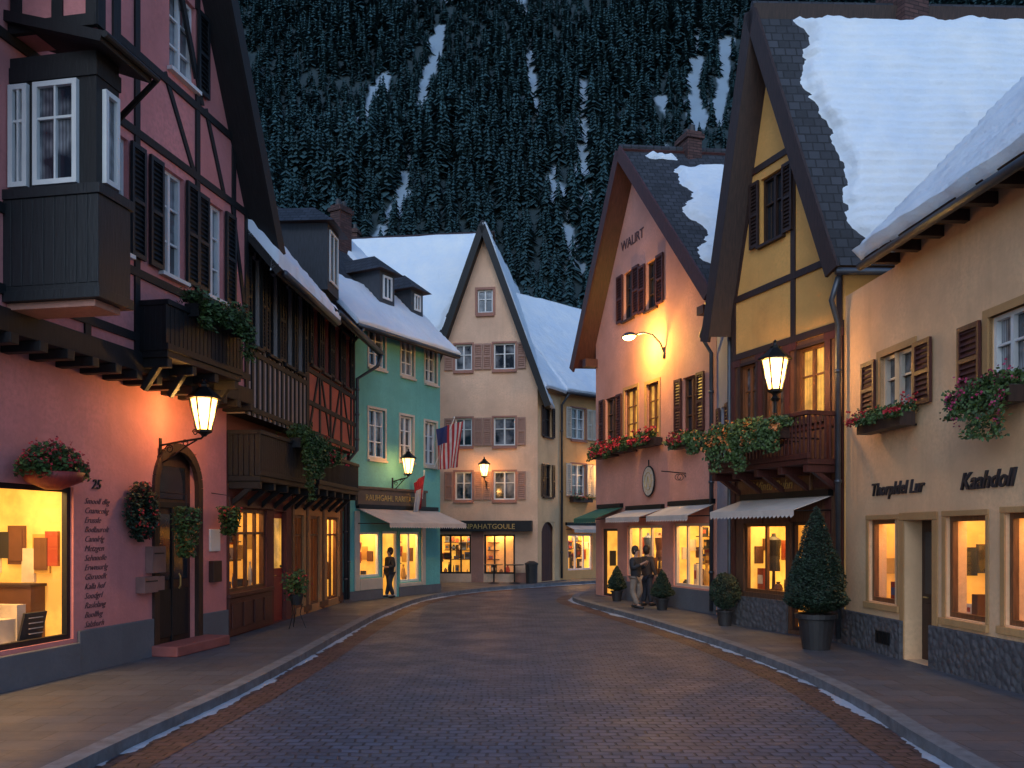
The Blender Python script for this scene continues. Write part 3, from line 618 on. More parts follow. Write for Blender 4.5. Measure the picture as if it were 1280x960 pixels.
timber(h,0,L,4.3,7.7,U,[.06+k*.29 for k in range(14)],[4.42,5.5,7.5],black,.1)
mb=MB();mb.box(2.65,3.5,.1,.15,.13,2.55);mb.box(2.75,3.4,.07,.1,.3,1.1);mb.box(2.75,3.4,.09,.1,1.3,2.4,1);d=part('door',h.e,mb,[redpaint,pane_l]);mb=MB();mb.tube([(2.8,.05,1.15),(2.9,.04,1.15)],.014,6);part('handle',d,mb,[gold])
mb=MB();mb.box(.02,2.4,-.05,-.003,.15,.85);mb.box(0,2.45,-.08,-.003,.86,.94);mb.box(0,2.5,-.07,-.003,2.58,2.75)
for k in range(4): mb.box(.12+k*.58,.58+k*.58,-.075,-.051,.28,.75)
part('shop_front',h.e,mb,[redbrown],bevel=.008)
balcony(h,.05,3.4,3.05,4.0,.003,.62,black);r,a=roof_eave(h,0,L,7.7,3.8,12.6,.75,U,board=black,sn=lambda u,v:.3-abs(v-.7),snth=.2)
gutter(h,[(0,a[0],a[1]-.03),(L,a[0],a[1]-.03)])
flower_box(h,1.9,3.5,4.05,.7,'long ivy garlands trailing from a dark balcony',drop=1.35,up=.3,n=3800,nf=0,seed=8,trough=black)
# ================================================================== LEFT 3 red timber
h=House('red_timbered_house','red timbered house with dark beams and lit shop doors',(-5.06,20.2),(-4.77,24.75));L=h.L
for i,(a,b) in enumerate(((.25,.95),(1.5,2.3),(3.0,4.15))): shop(h,a,b,.3,2.5,0,medwood,2,20+i,.9,wall=glow if i==2 else glow2,power=30 if i==2 else 0,kind='figure' if i==2 else 'shelf',transom=True)
for a,b in((.3,.85),(1.25,1.8),(2.2,2.8),(3.3,3.9)): window(h,a,b,6.0,7.35,U,brown,2,2,shut=black,shw=.2)
mb=MB();facade(mb,h,0,L,0,4.3,0,1);facade(mb,h,0,L,4.3,7.75,U,0);shell(mb,0,L,0,4.3,0,(0,8),1);shell(mb,0,L,4.3,7.75,U,(0,8),0,ridge=(11.6,3.8));mb.poly([(0,0,4.3),(L,0,4.3),(L,U,4.3),(0,U,4.3)],2)
part('wall',h.e,mb,[brickred,mk('brown_ochre_plaster',(.46,.24,.10),kind='plaster'),black])  # ground-floor wall in a plain brownish ochre
timber(h,0,L,4.3,7.75,U,[.08,1.05,2.0,3.05,4.1,4.45],[4.42,5.1,5.85,7.5],black,.11,braces=[((.2,4.5),(.9,5.8)),((1.9,4.5),(1.2,5.8)),((2.2,4.5),(2.9,5.8)),((4,4.5),(3.3,5.8))])
timber(h,0,L,.12,3,0,[.08,1.2,2.6,4.4],[2.75,.25],medwood,.14)
balcony(h,.1,3.9,3.1,3.95,.003,.6,black,slats=False)
flower_box(h,.2,1.5,4.0,.66,'wooden balcony trough with greenery',drop=.5,up=.2,n=600,nf=60,seed=18,trough=brown)
r,a=roof_eave(h,0,L,7.75,3.8,11.6,.75,U,board=black,sn=lambda u,v:.28-abs(v-.35),snth=.12)
gutter(h,[(0,a[0],a[1]-.03),(L+.1,a[0],a[1]-.03)],[(L+.02,a[0],a[1]-.08),(L+.02,a[0]+.1,a[1]-.4),(L+.02,-.42,a[1]-.75),(L+.02,-.42,4.4),(L+.02,-.08,4.0),(L+.02,-.08,.2)])
def dormer(h,s0,s1,y0,z0,z1,y1,wallm,hip=True,snowy=True):
    mb=MB();mb.box(s0,s1,y0,y1,z0,z1,0);xm=(s0+s1)/2;o=.22
    A=[(s0-o,y0-o,z1),(s1+o,y0-o,z1),(s1+o,y1,z1),(s0-o,y1,z1)];T=(xm,(y0+.5),z1+.6);T2=(xm,y1,z1+.6)
    mb.poly([A[0],A[1],T],1);mb.poly([A[1],A[2],T2,T],1);mb.poly([A[3],A[0],T,T2],1);mb.poly(A[::-1],2)
    d=part('dormer',h.e,mb,[wallm,tile,brown])
    mb=MB();a,b,c,e_=s0+.15,s1-.15,z0+.25,z1-.12
    for q in((a,a+.06,c,e_),(b-.06,b,c,e_),(a+.06,b-.06,e_-.06,e_),(a+.06,b-.06,c,c+.06),(xm-.02,xm+.02,c+.06,e_-.06)): mb.box(q[0],q[1],y0-.04,y0-.003,q[2],q[3])
    mb.poly([(a,y0-.006,c),(b,y0-.006,c),(b,y0-.006,e_),(a,y0-.006,e_)],1);part('window',d,mb,[white,pane_k])
dormer(h,2.3,3.4,-.2,8.3,10.0,3.0,dorm)
def chimney(h,s,y,z0,z1,w=.45):
    mb=MB();mb.box(s-w,s+w,y-w*.7,y+w*.7,z0,z1,0);mb.box(s-w-.06,s+w+.06,y-w*.7-.06,y+w*.7+.06,z1-.22,z1-.08,0)
    for k in(-1,1): mb.lathe([(.11,0),(.09,.22)],(s+k*w*.45,y,z1),10,1)
    part('chimney',h.e,mb,[brickm,terrac],bevel=.01)
def stand_plant():
    e=thing('plant_stand','small flowering plant on thin iron stand beside the shop','plant stand',(-4.45,18.15,.12));mb=MB()
    for k in range(3):
        t=k*2.094;mb.tube([(.2*math.cos(t),.2*math.sin(t),0),(.08*math.cos(t),.08*math.sin(t),.3),(.13*math.cos(t),.13*math.sin(t),.5)],.01,5)
    part('stand',e,mb,[iron]);mb=MB();mb.lathe([(.1,.48),(.15,.68),(.165,.7)],n=14);part('pot',e,mb,[terrac]);rg=random.Random(2);f=MB();leaves([(rg.gauss(0,.11),rg.gauss(0,.11),.92+rg.gauss(0,.12)) for _ in range(500)],.04,rg,f);part('foliage',e,f,[leafg],uv=False)
    f=MB();leaves([(rg.gauss(0,.12),rg.gauss(0,.12),.95+rg.gauss(0,.12)) for _ in range(60)],.03,rg,f);part('flowers',e,f,[redf],uv=False)
stand_plant()
# ================================================================== LEFT 4 teal
h=House('teal_house','teal plastered house with white windows and snowy roof',(-4.77,24.75),(-2.37,29));L=h.L
for a,b,c,d in((1.17,1.93,7.0,8.15),(2.75,3.4,6.98,8.15),(4.03,4.66,6.95,8.1),(1.16,1.93,4.3,5.73),(2.7,3.36,4.35,5.7),(4.01,4.66,4.28,5.66)): window(h,a,b,c,d,0,white,2,3,sur=offw,sw=.07)
shop(h,.75,1.72,.78,2.1,0,white,1,31,1.0,power=30,kind='figure',mg=.04);shop(h,2.7,3.75,.55,2.1,0,white,2,32,1.0,power=30,kind='shelf',mg=.04)
shop(h,1.82,2.6,.13,2.12,0,white,1,33,1.4,power=0,name='doorway',mg=.04)
mb=MB();facade(mb,h,0,L,0,8.4,0);shell(mb,0,L,0,8.4,0,(0,8),0,ridge=(12.3,4));part('wall',h.e,mb,[teal])
mb=MB();mb.box(.0,1.8,-.04,-.003,.1,.4);mb.box(2.63,L,-.04,-.003,.1,.4);part('plinth',h.e,mb,[plinth])
mb=MB();mb.box(.74,1.78,-.05,-.003,.41,.74);mb.box(2.65,3.78,-.05,-.003,.41,.52);mb.box(.5,.72,-.05,-.003,.41,2.7);mb.box(3.8,4.0,-.05,-.003,.41,2.7);part('shop_front',h.e,mb,[offw],bevel=.01)
e=thing('shop_sign','muted brown shop fascia board with small pale lettering','sign',h.w(.55,.0,2.86),h.ang);mb=MB();mb.box(0,3.4,-.1,-.004,0,.5);mb.box(-.04,3.44,-.14,-.004,.48,.56);part('board',e,mb,[mk('muted_fascia',(.10,.075,.06),.6)],bevel=.01)
text(e,'RAUHGAHL RARITÄTEN',1.7,.16,-.105,.25,gold,0,.01)
awning(h,.6,4.6,2.2,2.8,1.2,awn)
r,a=roof_eave(h,0,L,8.4,4,12.3,.65,0,sn=lambda u,v:.25-abs(v-.8) if v>.5 else -.12+.25*math.sin(u*9),snth=.14)
gutter(h,[(-.1,a[0],a[1]-.03),(L+.15,a[0],a[1]-.03)],[(.15,a[0],a[1]-.08),(.15,-.1,a[1]-.6),(.15,-.08,.2)])
dormer(h,2.45,3.2,.6,9.1,10.2,3.2,dorm);dormer(h,4.1,4.75,.6,9.1,10.0,3.2,dorm);chimney(h,3.7,3.2,11,13.0,.3)
lantern(h,2.3,.6,3.85,'lit iron lantern on teal wall above an awning',1.0,40)
def flag(loc,label,kind):
    e=thing('flag',label,'flag',loc,0);mb=MB()
    top=(.72,-.7,1.55) if kind=='stripes' else (.15,-.8,.95)
    mb.tube([(0,.0,0),top],.018,6);mb.lathe([(.01,0),(.035,.03),(.01,.07)],top,8);part('pole',e,mb,[white])
    mb=MB();W,H=(.86,1.6) if kind=='stripes' else (.34,1.15);nu,nv=13,20;t=Vector(top)
    for j in range(nv+1):
        for i in range(nu+1):
            u,v=i/nu,j/nv
            sq=1-.3*v*(1-u*.3)
            mb.v.append(tuple(t+Vector((-.16-.06*v+(u-.5)*W*sq+.03*math.sin(u*9+v*3),.1+.08*math.sin(u*13+v*2.5)*(.4+v),-.06-v*H*(.82+.1*u)-.26*(1-u)))))
    for j in range(nv):
        for i in range(nu):
            mb.f.append((j*(nu+1)+i,j*(nu+1)+i+1,(j+1)*(nu+1)+i+1,(j+1)*(nu+1)+i))
            mb.m.append((2 if (i<6 and j<8) else (i%2)) if kind=='stripes' else (0 if j<7 or i>8 else 1))
    part('cloth',e,mb,[mk('flag_red',(.32,.015,.025),.8),mk('flag_white',(.45,.45,.48),.8),mk('flag_blue',(.015,.025,.12),.8)],uv=False,smooth=True)
flag(h.w(4.5,0,4.15),'red and white striped flag with blue corner on wall pole','stripes');flag(h.w(3.85,0,3.0),'red and white flag hanging from a short pole','red')
# ================================================================== LEFT 5 peach gable
h=House('peach_gabled_house','peach plastered house with steep gable and rose shutters',(-3.2,35),(1.0,34.4));L=h.L
window(h,1.86,2.47,10.75,11.65,0,white,2,2,sur=pinktrim,sw=.1)
for a,b in((.95,1.64),(2.5,3.36)):
    for c,d in((8.5,9.52),(5.5,6.6),(3.37,4.48)): window(h,a,b,c,d,0,white,2,2,sur=pinktrim,sw=.07,shut=roseshut,shw=.34)
shop(h,.34,1.6,.45,2.0,0,black,3,41,1.0,power=35);shop(h,2.12,3.35,.45,2.0,0,black,3,42,1.0,power=35)
mb=MB();facade(mb,h,0,L,0,14,0,0,(2.12,14),8.2);shell(mb,0,L,0,8.2,0,(0,9),0,(2.12,14));mb.box(-5,-.002,.3,9,0,8.6);mb.poly([(-5,.3,8.6),(-5,9,8.6),(-5,3.0,14.7)]);part('wall',h.e,mb,[peach])
mb=MB();mb.box(0,.3,-.05,-.003,.1,.42);mb.box(1.62,2.1,-.05,-.003,.1,2.1);mb.box(3.38,L,-.05,-.003,.1,.5);part('plinth',h.e,mb,[pinktrim])
roof_gable(h,0,L,8.2,2.12,14,-.4,(0,9),ov=.45,board=black,bw=.26,th=.16,snowR=lambda u,v:.3)
mb=MB();mb.slab((-5.3,3.0,15.0),(2.05,3.0,15.0),(-.15,.1,8.8),(-5.3,.1,8.8),.15,0,1);mb.slab((-5.3,3.0,15.0),(2.05,3.0,15.0),(2.0,9.2,8.3),(-5.3,9.2,8.3),.15,0,1);r=part('wing_roof',h.e,mb,[tile,brown]);snow_sheet(r,(-5.3,3.0,15.05),(7.35,0,0),(0,-2.9,-6.2),.12,lambda u,v:min(.12 if v>.03 else -.1,.985-.3*v-u),110,80,seed=4.4)
chimney(h,-4.4,3.4,14,15.5,.28)
e=thing('shop_sign','long black shop fascia with pale capital letters','sign',h.w(.3,0,2.12),h.ang);mb=MB();mb.box(0,3.75,-.5,-.004,.0,.42);part('board',e,mb,[black],bevel=.01);text(e,'STANPAHATGOULE',1.87,.1,-.505,.28,gold,0,.01)
lantern(h,2.25,.7,4.25,'lit iron lantern on bracket between upper windows',1.0,80)
h=House('narrow_cream_house','narrow cream house with an arched wooden door',(1.0,34.45),(2.0,36.3));L=h.L
for c,d in((5.9,7.1),(3.5,4.8)): window(h,.5,1.25,c,d,0,brown,2,2,sur=None,pane=pane_k,shut=brown,shw=.2)
h.holes.append((.35,1.55,.13,2.5,0))
mb=MB();facade(mb,h,0,L,0,8.1,0);shell(mb,0,L,0,8.1,0,(0,4.4),0,ridge=(10.9,2.2))
for sgn,xa in((1,.35),(-1,1.55)):
    mb.poly([(xa,.02,2.5)]+[(.95-sgn*.6*math.cos(math.pi/2*k/8),.02,1.9+.6*math.sin(math.pi/2*k/8)) for k in range(9)],0)
part('wall',h.e,mb,[cream2])
mb=MB();mb.box(.35,1.55,.12,.16,.13,2.5)
for k in range(6): mb.box(.37+k*.2,.55+k*.2,.1,.12,.15,2.45)
part('door',h.e,mb,[redbrown]);roof_eave(h,0,L,8.1,2.2,10.9,.35,0,oe=0,sn=lambda u,v:.3,nu=40)
h=House('warm_cream_house','warm cream street house with shuttered windows and snow roof',(2.0,36.3),(6,40));L=h.L
for k in range(3):
    x=.66+k*1.65
    for c,d in((6.0,7.3),(3.6,4.95)): window(h,x,x+.85,c,d,0,white,2,3,sur=pinktrim,sw=.06,shut=offw,shw=.3)
shop(h,.45,1.95,.5,2.0,0,white,3,51,.9,power=60);shop(h,2.6,4.3,.5,2.0,0,white,3,52,.9,power=0)
mb=MB();facade(mb,h,0,L,0,8.3,0);shell(mb,0,L,0,8.3,0,(0,8),0,ridge=(12.8,4));part('wall',h.e,mb,[warmcream])
mb=MB();mb.box(0,L,-.04,-.003,8.0,8.2);part('cornice',h.e,mb,[pinktrim])
r,a=roof_eave(h,0,L,8.3,4,12.8,.5,0,sn=lambda u,v:.3);gutter(h,[(-.1,a[0],a[1]-.03),(L,a[0],a[1]-.03)],[(0,a[0],a[1]-.08),(0,-.08,a[1]-.5),(0,-.07,.2)])
awning(h,.3,2.1,2.05,2.4,.5,awn);flower_box(h,.5,1.7,3.55,.15,'window trough with dark greenery',drop=.2,n=250,nf=40,seed=44)
lantern(h,2.4,.6,4.4,'lit iron lantern added to brighten the warm cream house front',.9,220)  # made-up lantern, added only to light this facade
h=House('slate_roofed_house','house with dark slate roof further up the lane',(1.5,49),(9,50));mb=MB();facade(mb,h,0,h.L,0,9.5,0);shell(mb,0,h.L,0,9.5,0,(0,8),0,ridge=(14.6,4));part('wall',h.e,mb,[paleyel]);roof_eave(h,0,h.L,9.5,4,14.6,.5)
# ================================================================== RIGHT 3 salmon gable
h=House('salmon_gabled_house','salmon pink gabled house with patchy snow on dark roof',(2.66,27.9),(4.9,21.1));L=h.L
for a,b,c,d in((2.05,2.7,8.3,9.7),(3.5,4.15,8.25,9.6)): window(h,a,b,c,d,0,brown,2,3,shut=redbrown,shw=.4,pane=pane_k)
for a,b,c,d,p in((.74,1.6,4.72,6.2,pane_k),(2.11,2.95,4.75,6.25,pane_l),(3.5,4.25,4.78,6.2,pane_l),(5.55,6.3,4.6,6.05,pane_k)): window(h,a,b,c,d,0,medwood,2,3,sur=oldpl if p==pane_l else None,sw=.09,pane=p,shut=redbrown if p==pane_k else None,shw=.36)
shop(h,2.27,4.4,.85,2.28,0,offw,3,61,1.0,power=40,kind='figure');shop(h,5.06,6.9,.7,2.32,0,offw,3,62,1.0,power=40,kind='shelf');shop(h,.5,1.6,.13,2.2,0,brown,1,63,1.2,power=0)
XM=2.9
mb=MB();facade(mb,h,0,L,0,12.9,0,0,(XM,12.9),8.3);D=(1.9,8.6);shell(mb,0,L,0,8.3,0,D,0,(XM,12.9));part('wall',h.e,mb,[salmon])
mb=MB();mb.box(1.65,2.25,-.04,-.003,.1,.8);mb.box(2.26,L,-.04,-.003,.1,.66);part('plinth',h.e,mb,[plinth])
sR3=lambda u,v:max(min(u-(.15-.13*v)-.015*math.sin(v*22),v-.15,.97-v)*1.3,min(.03-abs(v-.07),u-.06,.16-u) )
r,ER,EL=roof_gable(h,0,L,8.3,XM,12.9,-.5,D,ov=.6,board=redbrown,bw=.34,th=.2,snowR=sR3,snth=.2)
gutter(h,[ER[0]+Vector((.05,0,-.1)),ER[1]+Vector((.05,0,-.1))],[ER[0]+Vector((.0,.15,-.15)),Vector((L-.12,-.35,6.8)),Vector((L-.1,-.08,6.4)),Vector((L-.1,-.08,.2))])
chimney(h,XM+.34,1.5,12.2,13.5,.32)
mb=MB();mb.box(-.1,.15,-.42,-.003,7.3,7.55);mb.box(L-.2,L+.1,-.42,-.003,7.3,7.5);part('roof_bracket',h.e,mb,[redbrown])
text(h.e,'WALIRT',2.62,10.4,-.012,.4,thin,0,.01)
e=thing('round_shop_sign','round white sign in a dark iron ring on pink wall','sign',h.w(3.78,.06,3.5),h.ang);e.scale=(.82,.82,.82)
mb=MB();mb.tube([(.42*math.cos(t*.3142),-.02,.5*math.sin(t*.3142)) for t in range(20)],.03,8,0,closed=True);mb.tube([(0,-.02,.5),(0,-.02,.72)],.02,6);part('ring',e,mb,[iron])
mb=MB();mb.poly([(.41*math.cos(t*.3142),-.04,.49*math.sin(t*.3142)) for t in range(20)],0);mb.poly([(.41*math.cos(t*.3142),.0,.49*math.sin(t*.3142)) for t in range(20)],0);part('face',e,mb,[offw])
mb=MB();mb.tube([(.24*math.cos(t*.3142),-.045,.3*math.sin(t*.3142)) for t in range(20)],.014,6,1,closed=True);mb.tube([(-.1,-.05,-.2),(0,-.05,.17),(.12,-.05,-.2)],.013,6,1)
for k in range(12): t=k*math.pi/6;mb.beam((.3*math.cos(t),-.046,.37*math.sin(t)),(.35*math.cos(t),-.046,.43*math.sin(t)),.02,.01,1)
part('emblem',e,mb,[iron,gold])
e=thing('hanging_sign','wrought iron scroll sign bracket on pink wall','sign',h.w(5.7,0,3.3),h.ang);mb=MB();mb.tube([(0,-.003,.3),(0,-.7,.34)],.014,6);mb.tube([(0,-.1-.04*t*.3+.1*math.cos(t),.2+.08*math.sin(t)) for t in[k*.5 for k in range(26)]],.009,5);part('bracket',e,mb,[iron])
awning(h,2.4,4.55,2.35,2.75,.75,awn);awning(h,4.95,L-.05,2.35,2.8,.75,awn);awning(h,.35,2.0,2.35,2.85,.9,awng)
flower_box(h,.45,1.85,4.55,.2,'window trough full of red geraniums on salmon wall',up=.28,n=1000,nf=240,seed=71);flower_box(h,1.95,3.05,4.6,.22,'window trough of red geraniums',up=.25,n=900,nf=200,seed=72);flower_box(h,3.3,4.6,4.63,.2,'window trough of red geraniums under lit window',up=.28,n=1000,nf=240,seed=73);flower_box(h,5.35,6.6,4.42,.2,'window trough of red flowers and foliage',up=.25,n=1000,nf=120,seed=74)
e=thing('street_lamp','bright amber street lamp on curved wall arm','street lamp',h.w(4.55,0,6.9),h.ang);mb=MB();mb.tube([(0,-.003,0),(0,-.12,.25),(-.1,-.3,.48),(-.25,-.5,.56),(-.42,-.66,.53)],.026,8);mb.box(-.05,.05,-.03,-.003,-.15,.15);part('arm',e,mb,[zinc],smooth=True)
mb=MB();mb.lathe([(.02,.1),(.1,.09),(.17,.03),(.19,-.01)][::-1],(-.55,-.78,.5),14,0,1.6,1);part('hood',e,mb,[zinc],smooth=True);mb=MB();mb.lathe([(.05,-.1),(.13,-.06),(.16,-.012)],(-.55,-.78,.5),14,0,1.5,1);part('lamp_glass',e,mb,[mk('sodium_glass',(1,.8,.4),.3,emis=16,ecol=(1,.66,.2),bump=0,var=0)],smooth=True)
light(e,'POINT',(-.45,-.62,.28),300,(1,.58,.1),.12)
h=House('narrow_grey_house','narrow blue-grey plastered house squeezed between neighbours',(4.9,21.05),(4.86,19.0));L=h.L
window(h,.5,1.1,3.8,5.0,.0,brown,2,2,shut=redbrown,shw=.3);mb=MB();facade(mb,h,.02,L-.02,0,7.6,0);shell(mb,.02,L-.02,0,7.6,0,(0,6),0,ridge=(9,3));part('wall',h.e,mb,[greyp]);roof_eave(h,.02,L-.02,7.6,3,9,.3,0,oe=0)
mb=MB();mb.tube([(1.7,-.08,7.4),(1.7,-.08,.2)],.05,8);part('downpipe',h.e,mb,[zinc])
# ================================================================== RIGHT 2 ochre timber gable
h=House('ochre_timbered_house','ochre gabled house with carved wooden balcony and shopfront',(4.75,18.95),(5.93,15.7));L=h.L
window(h,1.0,1.75,7.95,9.3,0,brown,2,2,shut=brown,shw=.3,pane=pane_k)
for a,b in((.3,.85),(1.15,1.75),(2.15,2.95)): window(h,a,b,4.25,5.6,0,medwood,2,2,sur=brown,sw=.06,pane=pane_l if a>1.5 else pane_d)
shop(h,.4,1.8,.85,2.28,0,medwood,2,81,1.0,power=30,kind='figure',mg=.05);shop(h,1.95,2.95,.2,2.3,0,brown,1,82,1.2,wall=glow2,power=0,name='door',mg=.05)
G=(1.35,12.5)
mb=MB();facade(mb,h,0,L,0,5.75,0,1);facade(mb,h,0,L,5.75,G[1],0,0,G,7.4)
kd=7.2;D=(.312*kd,.95*kd);shell(mb,0,L,0,7.4,0,D,0,G);part('wall',h.e,mb,[ochre,mk('dark_wood_cladding',(.12,.055,.03),.6,kind='wood',var=.3)])
timber(h,0,L,5.75,G[1],0,[.07,2.05,3.35],[5.82,7.05,9.55],brown,.13,braces=[((3.2,7.15),(2.1,9.45)),((.12,7.1),(.62,8.9))],gable=G,ze=7.4)
timber(h,0,L,.8,5.7,0,[.05,1.0,1.88,3.05,3.36],[3.0,4.1,5.68],redbrown,.14)
mb=MB();mb.box(0,1.88,-.05,-.003,.1,.75);mb.box(3.02,L,-.05,-.003,.1,.75);part('plinth',h.e,mb,[stone])
sR=lambda u,v:min(u-.08-.02*math.sin(v*14),v-.05,.98-v)
r,ER,EL=roof_gable(h,0,L,7.4,*G,-.38,D,ov=.3,board=brown,bw=.32,th=.2,snowR=sR,snth=.26)
gutter(h,[ER[0]+Vector((.05,0,-.12)),ER[1]+Vector((.05,0,-.12))],[ER[0]+Vector((0,.1,-.2)),Vector((L+.02,-.3,6.2)),Vector((L+.0,-.14,5.8)),Vector((L+.0,-.14,.2))])
mb=MB();mb.box(G[0]+.75-.4,G[0]+.75+.4,2.3,2.9,11.9,13.3,0);part('chimney',h.e,mb,[brickm])
balcony(h,.3,L-.05,3.3,4.25,.003,.75,redbrown,slats=False)
awning(h,.45,3.15,2.35,2.78,.85,awn)
e=thing('shop_sign','carved brown wooden shop sign with script letters','sign',h.w(.35,0,2.82),h.ang);mb=MB();mb.box(0,2.3,-.1,-.003,0,.42);part('board',e,mb,[medwood],bevel=.02);text(e,'Wintu Buhn',1.15,.12,-.105,.26,gold,.3,.01)
for a,b,sd in((.1,1.1,91),(1.1,2.1,92),(2.1,2.95,93)): flower_box(h,a,b,4.0,.9,'balcony trough of trailing ivy and autumn flowers',petal=orangef,drop=.8,up=.26,n=2300,nf=90,seed=sd,fsize=.022,lsize=.038)
e=lantern(h,2.75,.95,4.68,'large lit glass street lantern on a balcony post',1.22,160,arm=False,name='street_lantern',col=(1,.56,.2))
mb=MB();mb.tube([(0,0,-.08),(0,0,-.9),(0,.15,-1.0)],.035,8);mb.lathe([(.06,-.2),(.09,-.15),(.05,-.1)],n=8);part('post',e,mb,[iron])
# ================================================================== RIGHT 1 cream
h=House('cream_house','cream plastered house with dark shutters and thick roof snow',(5.95,15.7),(6.55,7));L=h.L
window(h,1.3,2.3,4.0,4.95,0,offw,2,2,sur=oldpl,sw=.11,shut=redbrown,shw=.46,pane=pane_d)
window(h,4.2,4.95,3.95,4.9,0,white,2,2,sur=oldpl,sw=.11,shut=redbrown,shw=.5);window(h,6.6,7.3,3.95,4.9,0,white,2,2,sur=oldpl,sw=.11,shut=redbrown,shw=.5)
shop(h,.9,1.84,.95,2.3,0,medwood,1,101,1.0,wall=glow2,power=14,kind='shelf',mg=.08);shop(h,3.21,4.14,.9,2.32,0,medwood,1,102,1.0,wall=glow2,power=16);shop(h,4.55,5.5,.92,2.34,0,medwood,1,103,1.0,wall=glow2,power=16);shop(h,6.1,7.2,.92,2.34,0,medwood,1,104,1.0,power=0)
h.holes.append((2.05,2.85,.13,2.28,0))
RX=1.75
mb=MB();facade(mb,h,0,L,0,6.3,0,rev=.3);facade(mb,h,RX,L,6.3,6.85,0);shell(mb,RX,L,0,6.85,0,(0,8),0,ridge=(10.9,4));mb.poly([(0,0,0),(0,6,0),(0,6,6.3),(0,0,6.3)]);mb.poly([(0,0,6.3),(RX,0,6.3),(RX,6,6.3),(0,6,6.3)]);part('wall',h.e,mb,[cream])
for a,b,c,d in((.9,1.84,.95,2.3),(3.21,4.14,.9,2.32),(4.55,5.5,.92,2.34),(6.1,7.2,.92,2.34)):
    mb=MB();mb.box(a-.14,b+.07,-.05,-.003,c-.12,c-.02);mb.box(a-.1,a,-.02,-.003,c-.02,d);mb.box(b,b+.07,-.02,-.003,c-.02,d);mb.box(a-.1,b+.07,-.025,-.003,d,d+.08);part('window_surround',h.e,mb,[oldpl],bevel=.008)
mb=MB();mb.box(2.85,3.0,-.02,-.003,.13,2.28);mb.box(1.92,2.05,-.02,-.003,.13,2.28);mb.box(1.92,3.0,-.025,-.003,2.28,2.4);part('door_surround',h.e,mb,[oldpl],bevel=.008)
mb=MB();mb.box(2.05,2.85,.28,.33,.13,2.28);mb.box(2.15,2.75,.25,.28,.3,1.0);mb.box(2.15,2.75,.27,.28,1.15,2.1,1);d=part('door',h.e,mb,[brown,pane_k]);mb=MB();mb.tube([(2.2,.22,1.1),(2.32,.22,1.1)],.014,6);part('handle',d,mb,[gold])
mb=MB();mb.box(.0,2.04,-.08,-.004,.1,.72);mb.box(2.86,L,-.08,-.004,.1,.74);part('plinth',h.e,mb,[stone],bevel=.01)
mb=MB();mb.box(1.3,1.75,-.1,-.081,.3,.5)
for k in range(5): mb.box(1.33+k*.09,1.37+k*.09,-.11,-.1,.31,.49)
part('vent_grille',h.e,mb,[iron])
r,a=roof_eave(h,RX,L,6.85,4,10.9,.5,0,oe=.1,board=brown,th=.16,sn=lambda u,v:.3 if v>.02 else -.1,snth=.22,nu=140,nv=90)
gutter(h,[(RX-.1,a[0]-.02,a[1]-.12),(L,a[0]-.02,a[1]-.12)])
mb=MB()
for k in range(11): mb.box(RX+.05+k*.62,RX+.17+k*.62,a[0]+.08,-.003,6.32,6.48)
part('rafter_tail',h.e,mb,[brown])
text(h.e,'Thorpldel Lur',1.8,2.70,-.012,.29,inkm,.3,.018,off=.004);text(h.e,'Kaahdoll',4.15,2.68,-.012,.33,inkm,.35,.02,off=.004)
flower_box(h,1.15,2.55,3.9,.22,'window trough of red geraniums on cream wall',drop=.12,up=.22,n=1500,nf=240,seed=111,fsize=.022,lsize=.033)
flower_box(h,3.95,5.15,3.87,.24,'trough of pink and violet flowers with long trailing stems',petal=pinkf,drop=.8,up=.2,n=2600,nf=200,seed=112,fsize=.018,lsize=.03);flower_box(h,6.4,7.5,3.9,.24,'window trough of red flowers on cream wall',drop=.3,up=.25,n=700,nf=200,seed=113)
# ================================================================== planters
def planter(x,y,hh,w,label,seed,cone=True):
    rg=random.Random(seed);e=thing('potted_conifer' if cone else 'potted_shrub',label,'potted tree',(x,y,.12),rg.random()*6,'evergreens in dark pots along the pavement');pr=w*.30;ph=min(.6,hh*.3)
    mb=MB();mb.lathe([(pr*.72,0),(pr*.95,ph*.85),(pr*1.1,ph*.87),(pr*1.12,ph),(pr*.98,ph),(pr*.95,ph-.05)],n=22);part('pot',e,mb,[terrac],smooth=False)
    mb=MB();mb.tube([(0,0,ph-.1),(0,0,ph+(hh-ph)*.6)],[.035,.015],7);part('trunk',e,mb,[brown])
    pts=[];H=hh-ph;f=MB()
    prof=(lambda t:(w/2)*min(1,(t/.12)**.5)*(1-t)**.75*1.12) if cone else (lambda t:(w/2)*math.sqrt(max(0,1-(2*t-1)**2)))
    n=int(9000*w*H) if cone else int(6500*w*H)
    for _ in range(min(n,16000)):
        t=rg.random();t=t if rg.random()<prof(t)/(w*.56) else rg.random()*.5;a=rg.uniform(0,6.283);rr=prof(t)*(1+.22*noise.noise(Vector((math.cos(a)*3,math.sin(a)*3,t*7+seed))))*(1-.22*rg.random()**2);pts.append((rr*math.cos(a),rr*math.sin(a),ph+.02+t*H))
    leaves(pts,.03,rg,f,asp=.35)
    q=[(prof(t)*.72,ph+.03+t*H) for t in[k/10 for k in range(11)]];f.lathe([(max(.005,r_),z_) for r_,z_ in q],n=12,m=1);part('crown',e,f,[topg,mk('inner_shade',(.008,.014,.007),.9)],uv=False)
planter(5.15,14.9,2.4,1.04,'tall cone-shaped conifer in dark round pot',1);planter(4.5,18.6,1.1,.6,'small round evergreen in a dark pot',2,False);planter(3.82,22.4,1.0,.58,'small pointed evergreen in a black pot',3);planter(3.0,25.2,1.0,.55,'small evergreen in black pot by the shop',4)
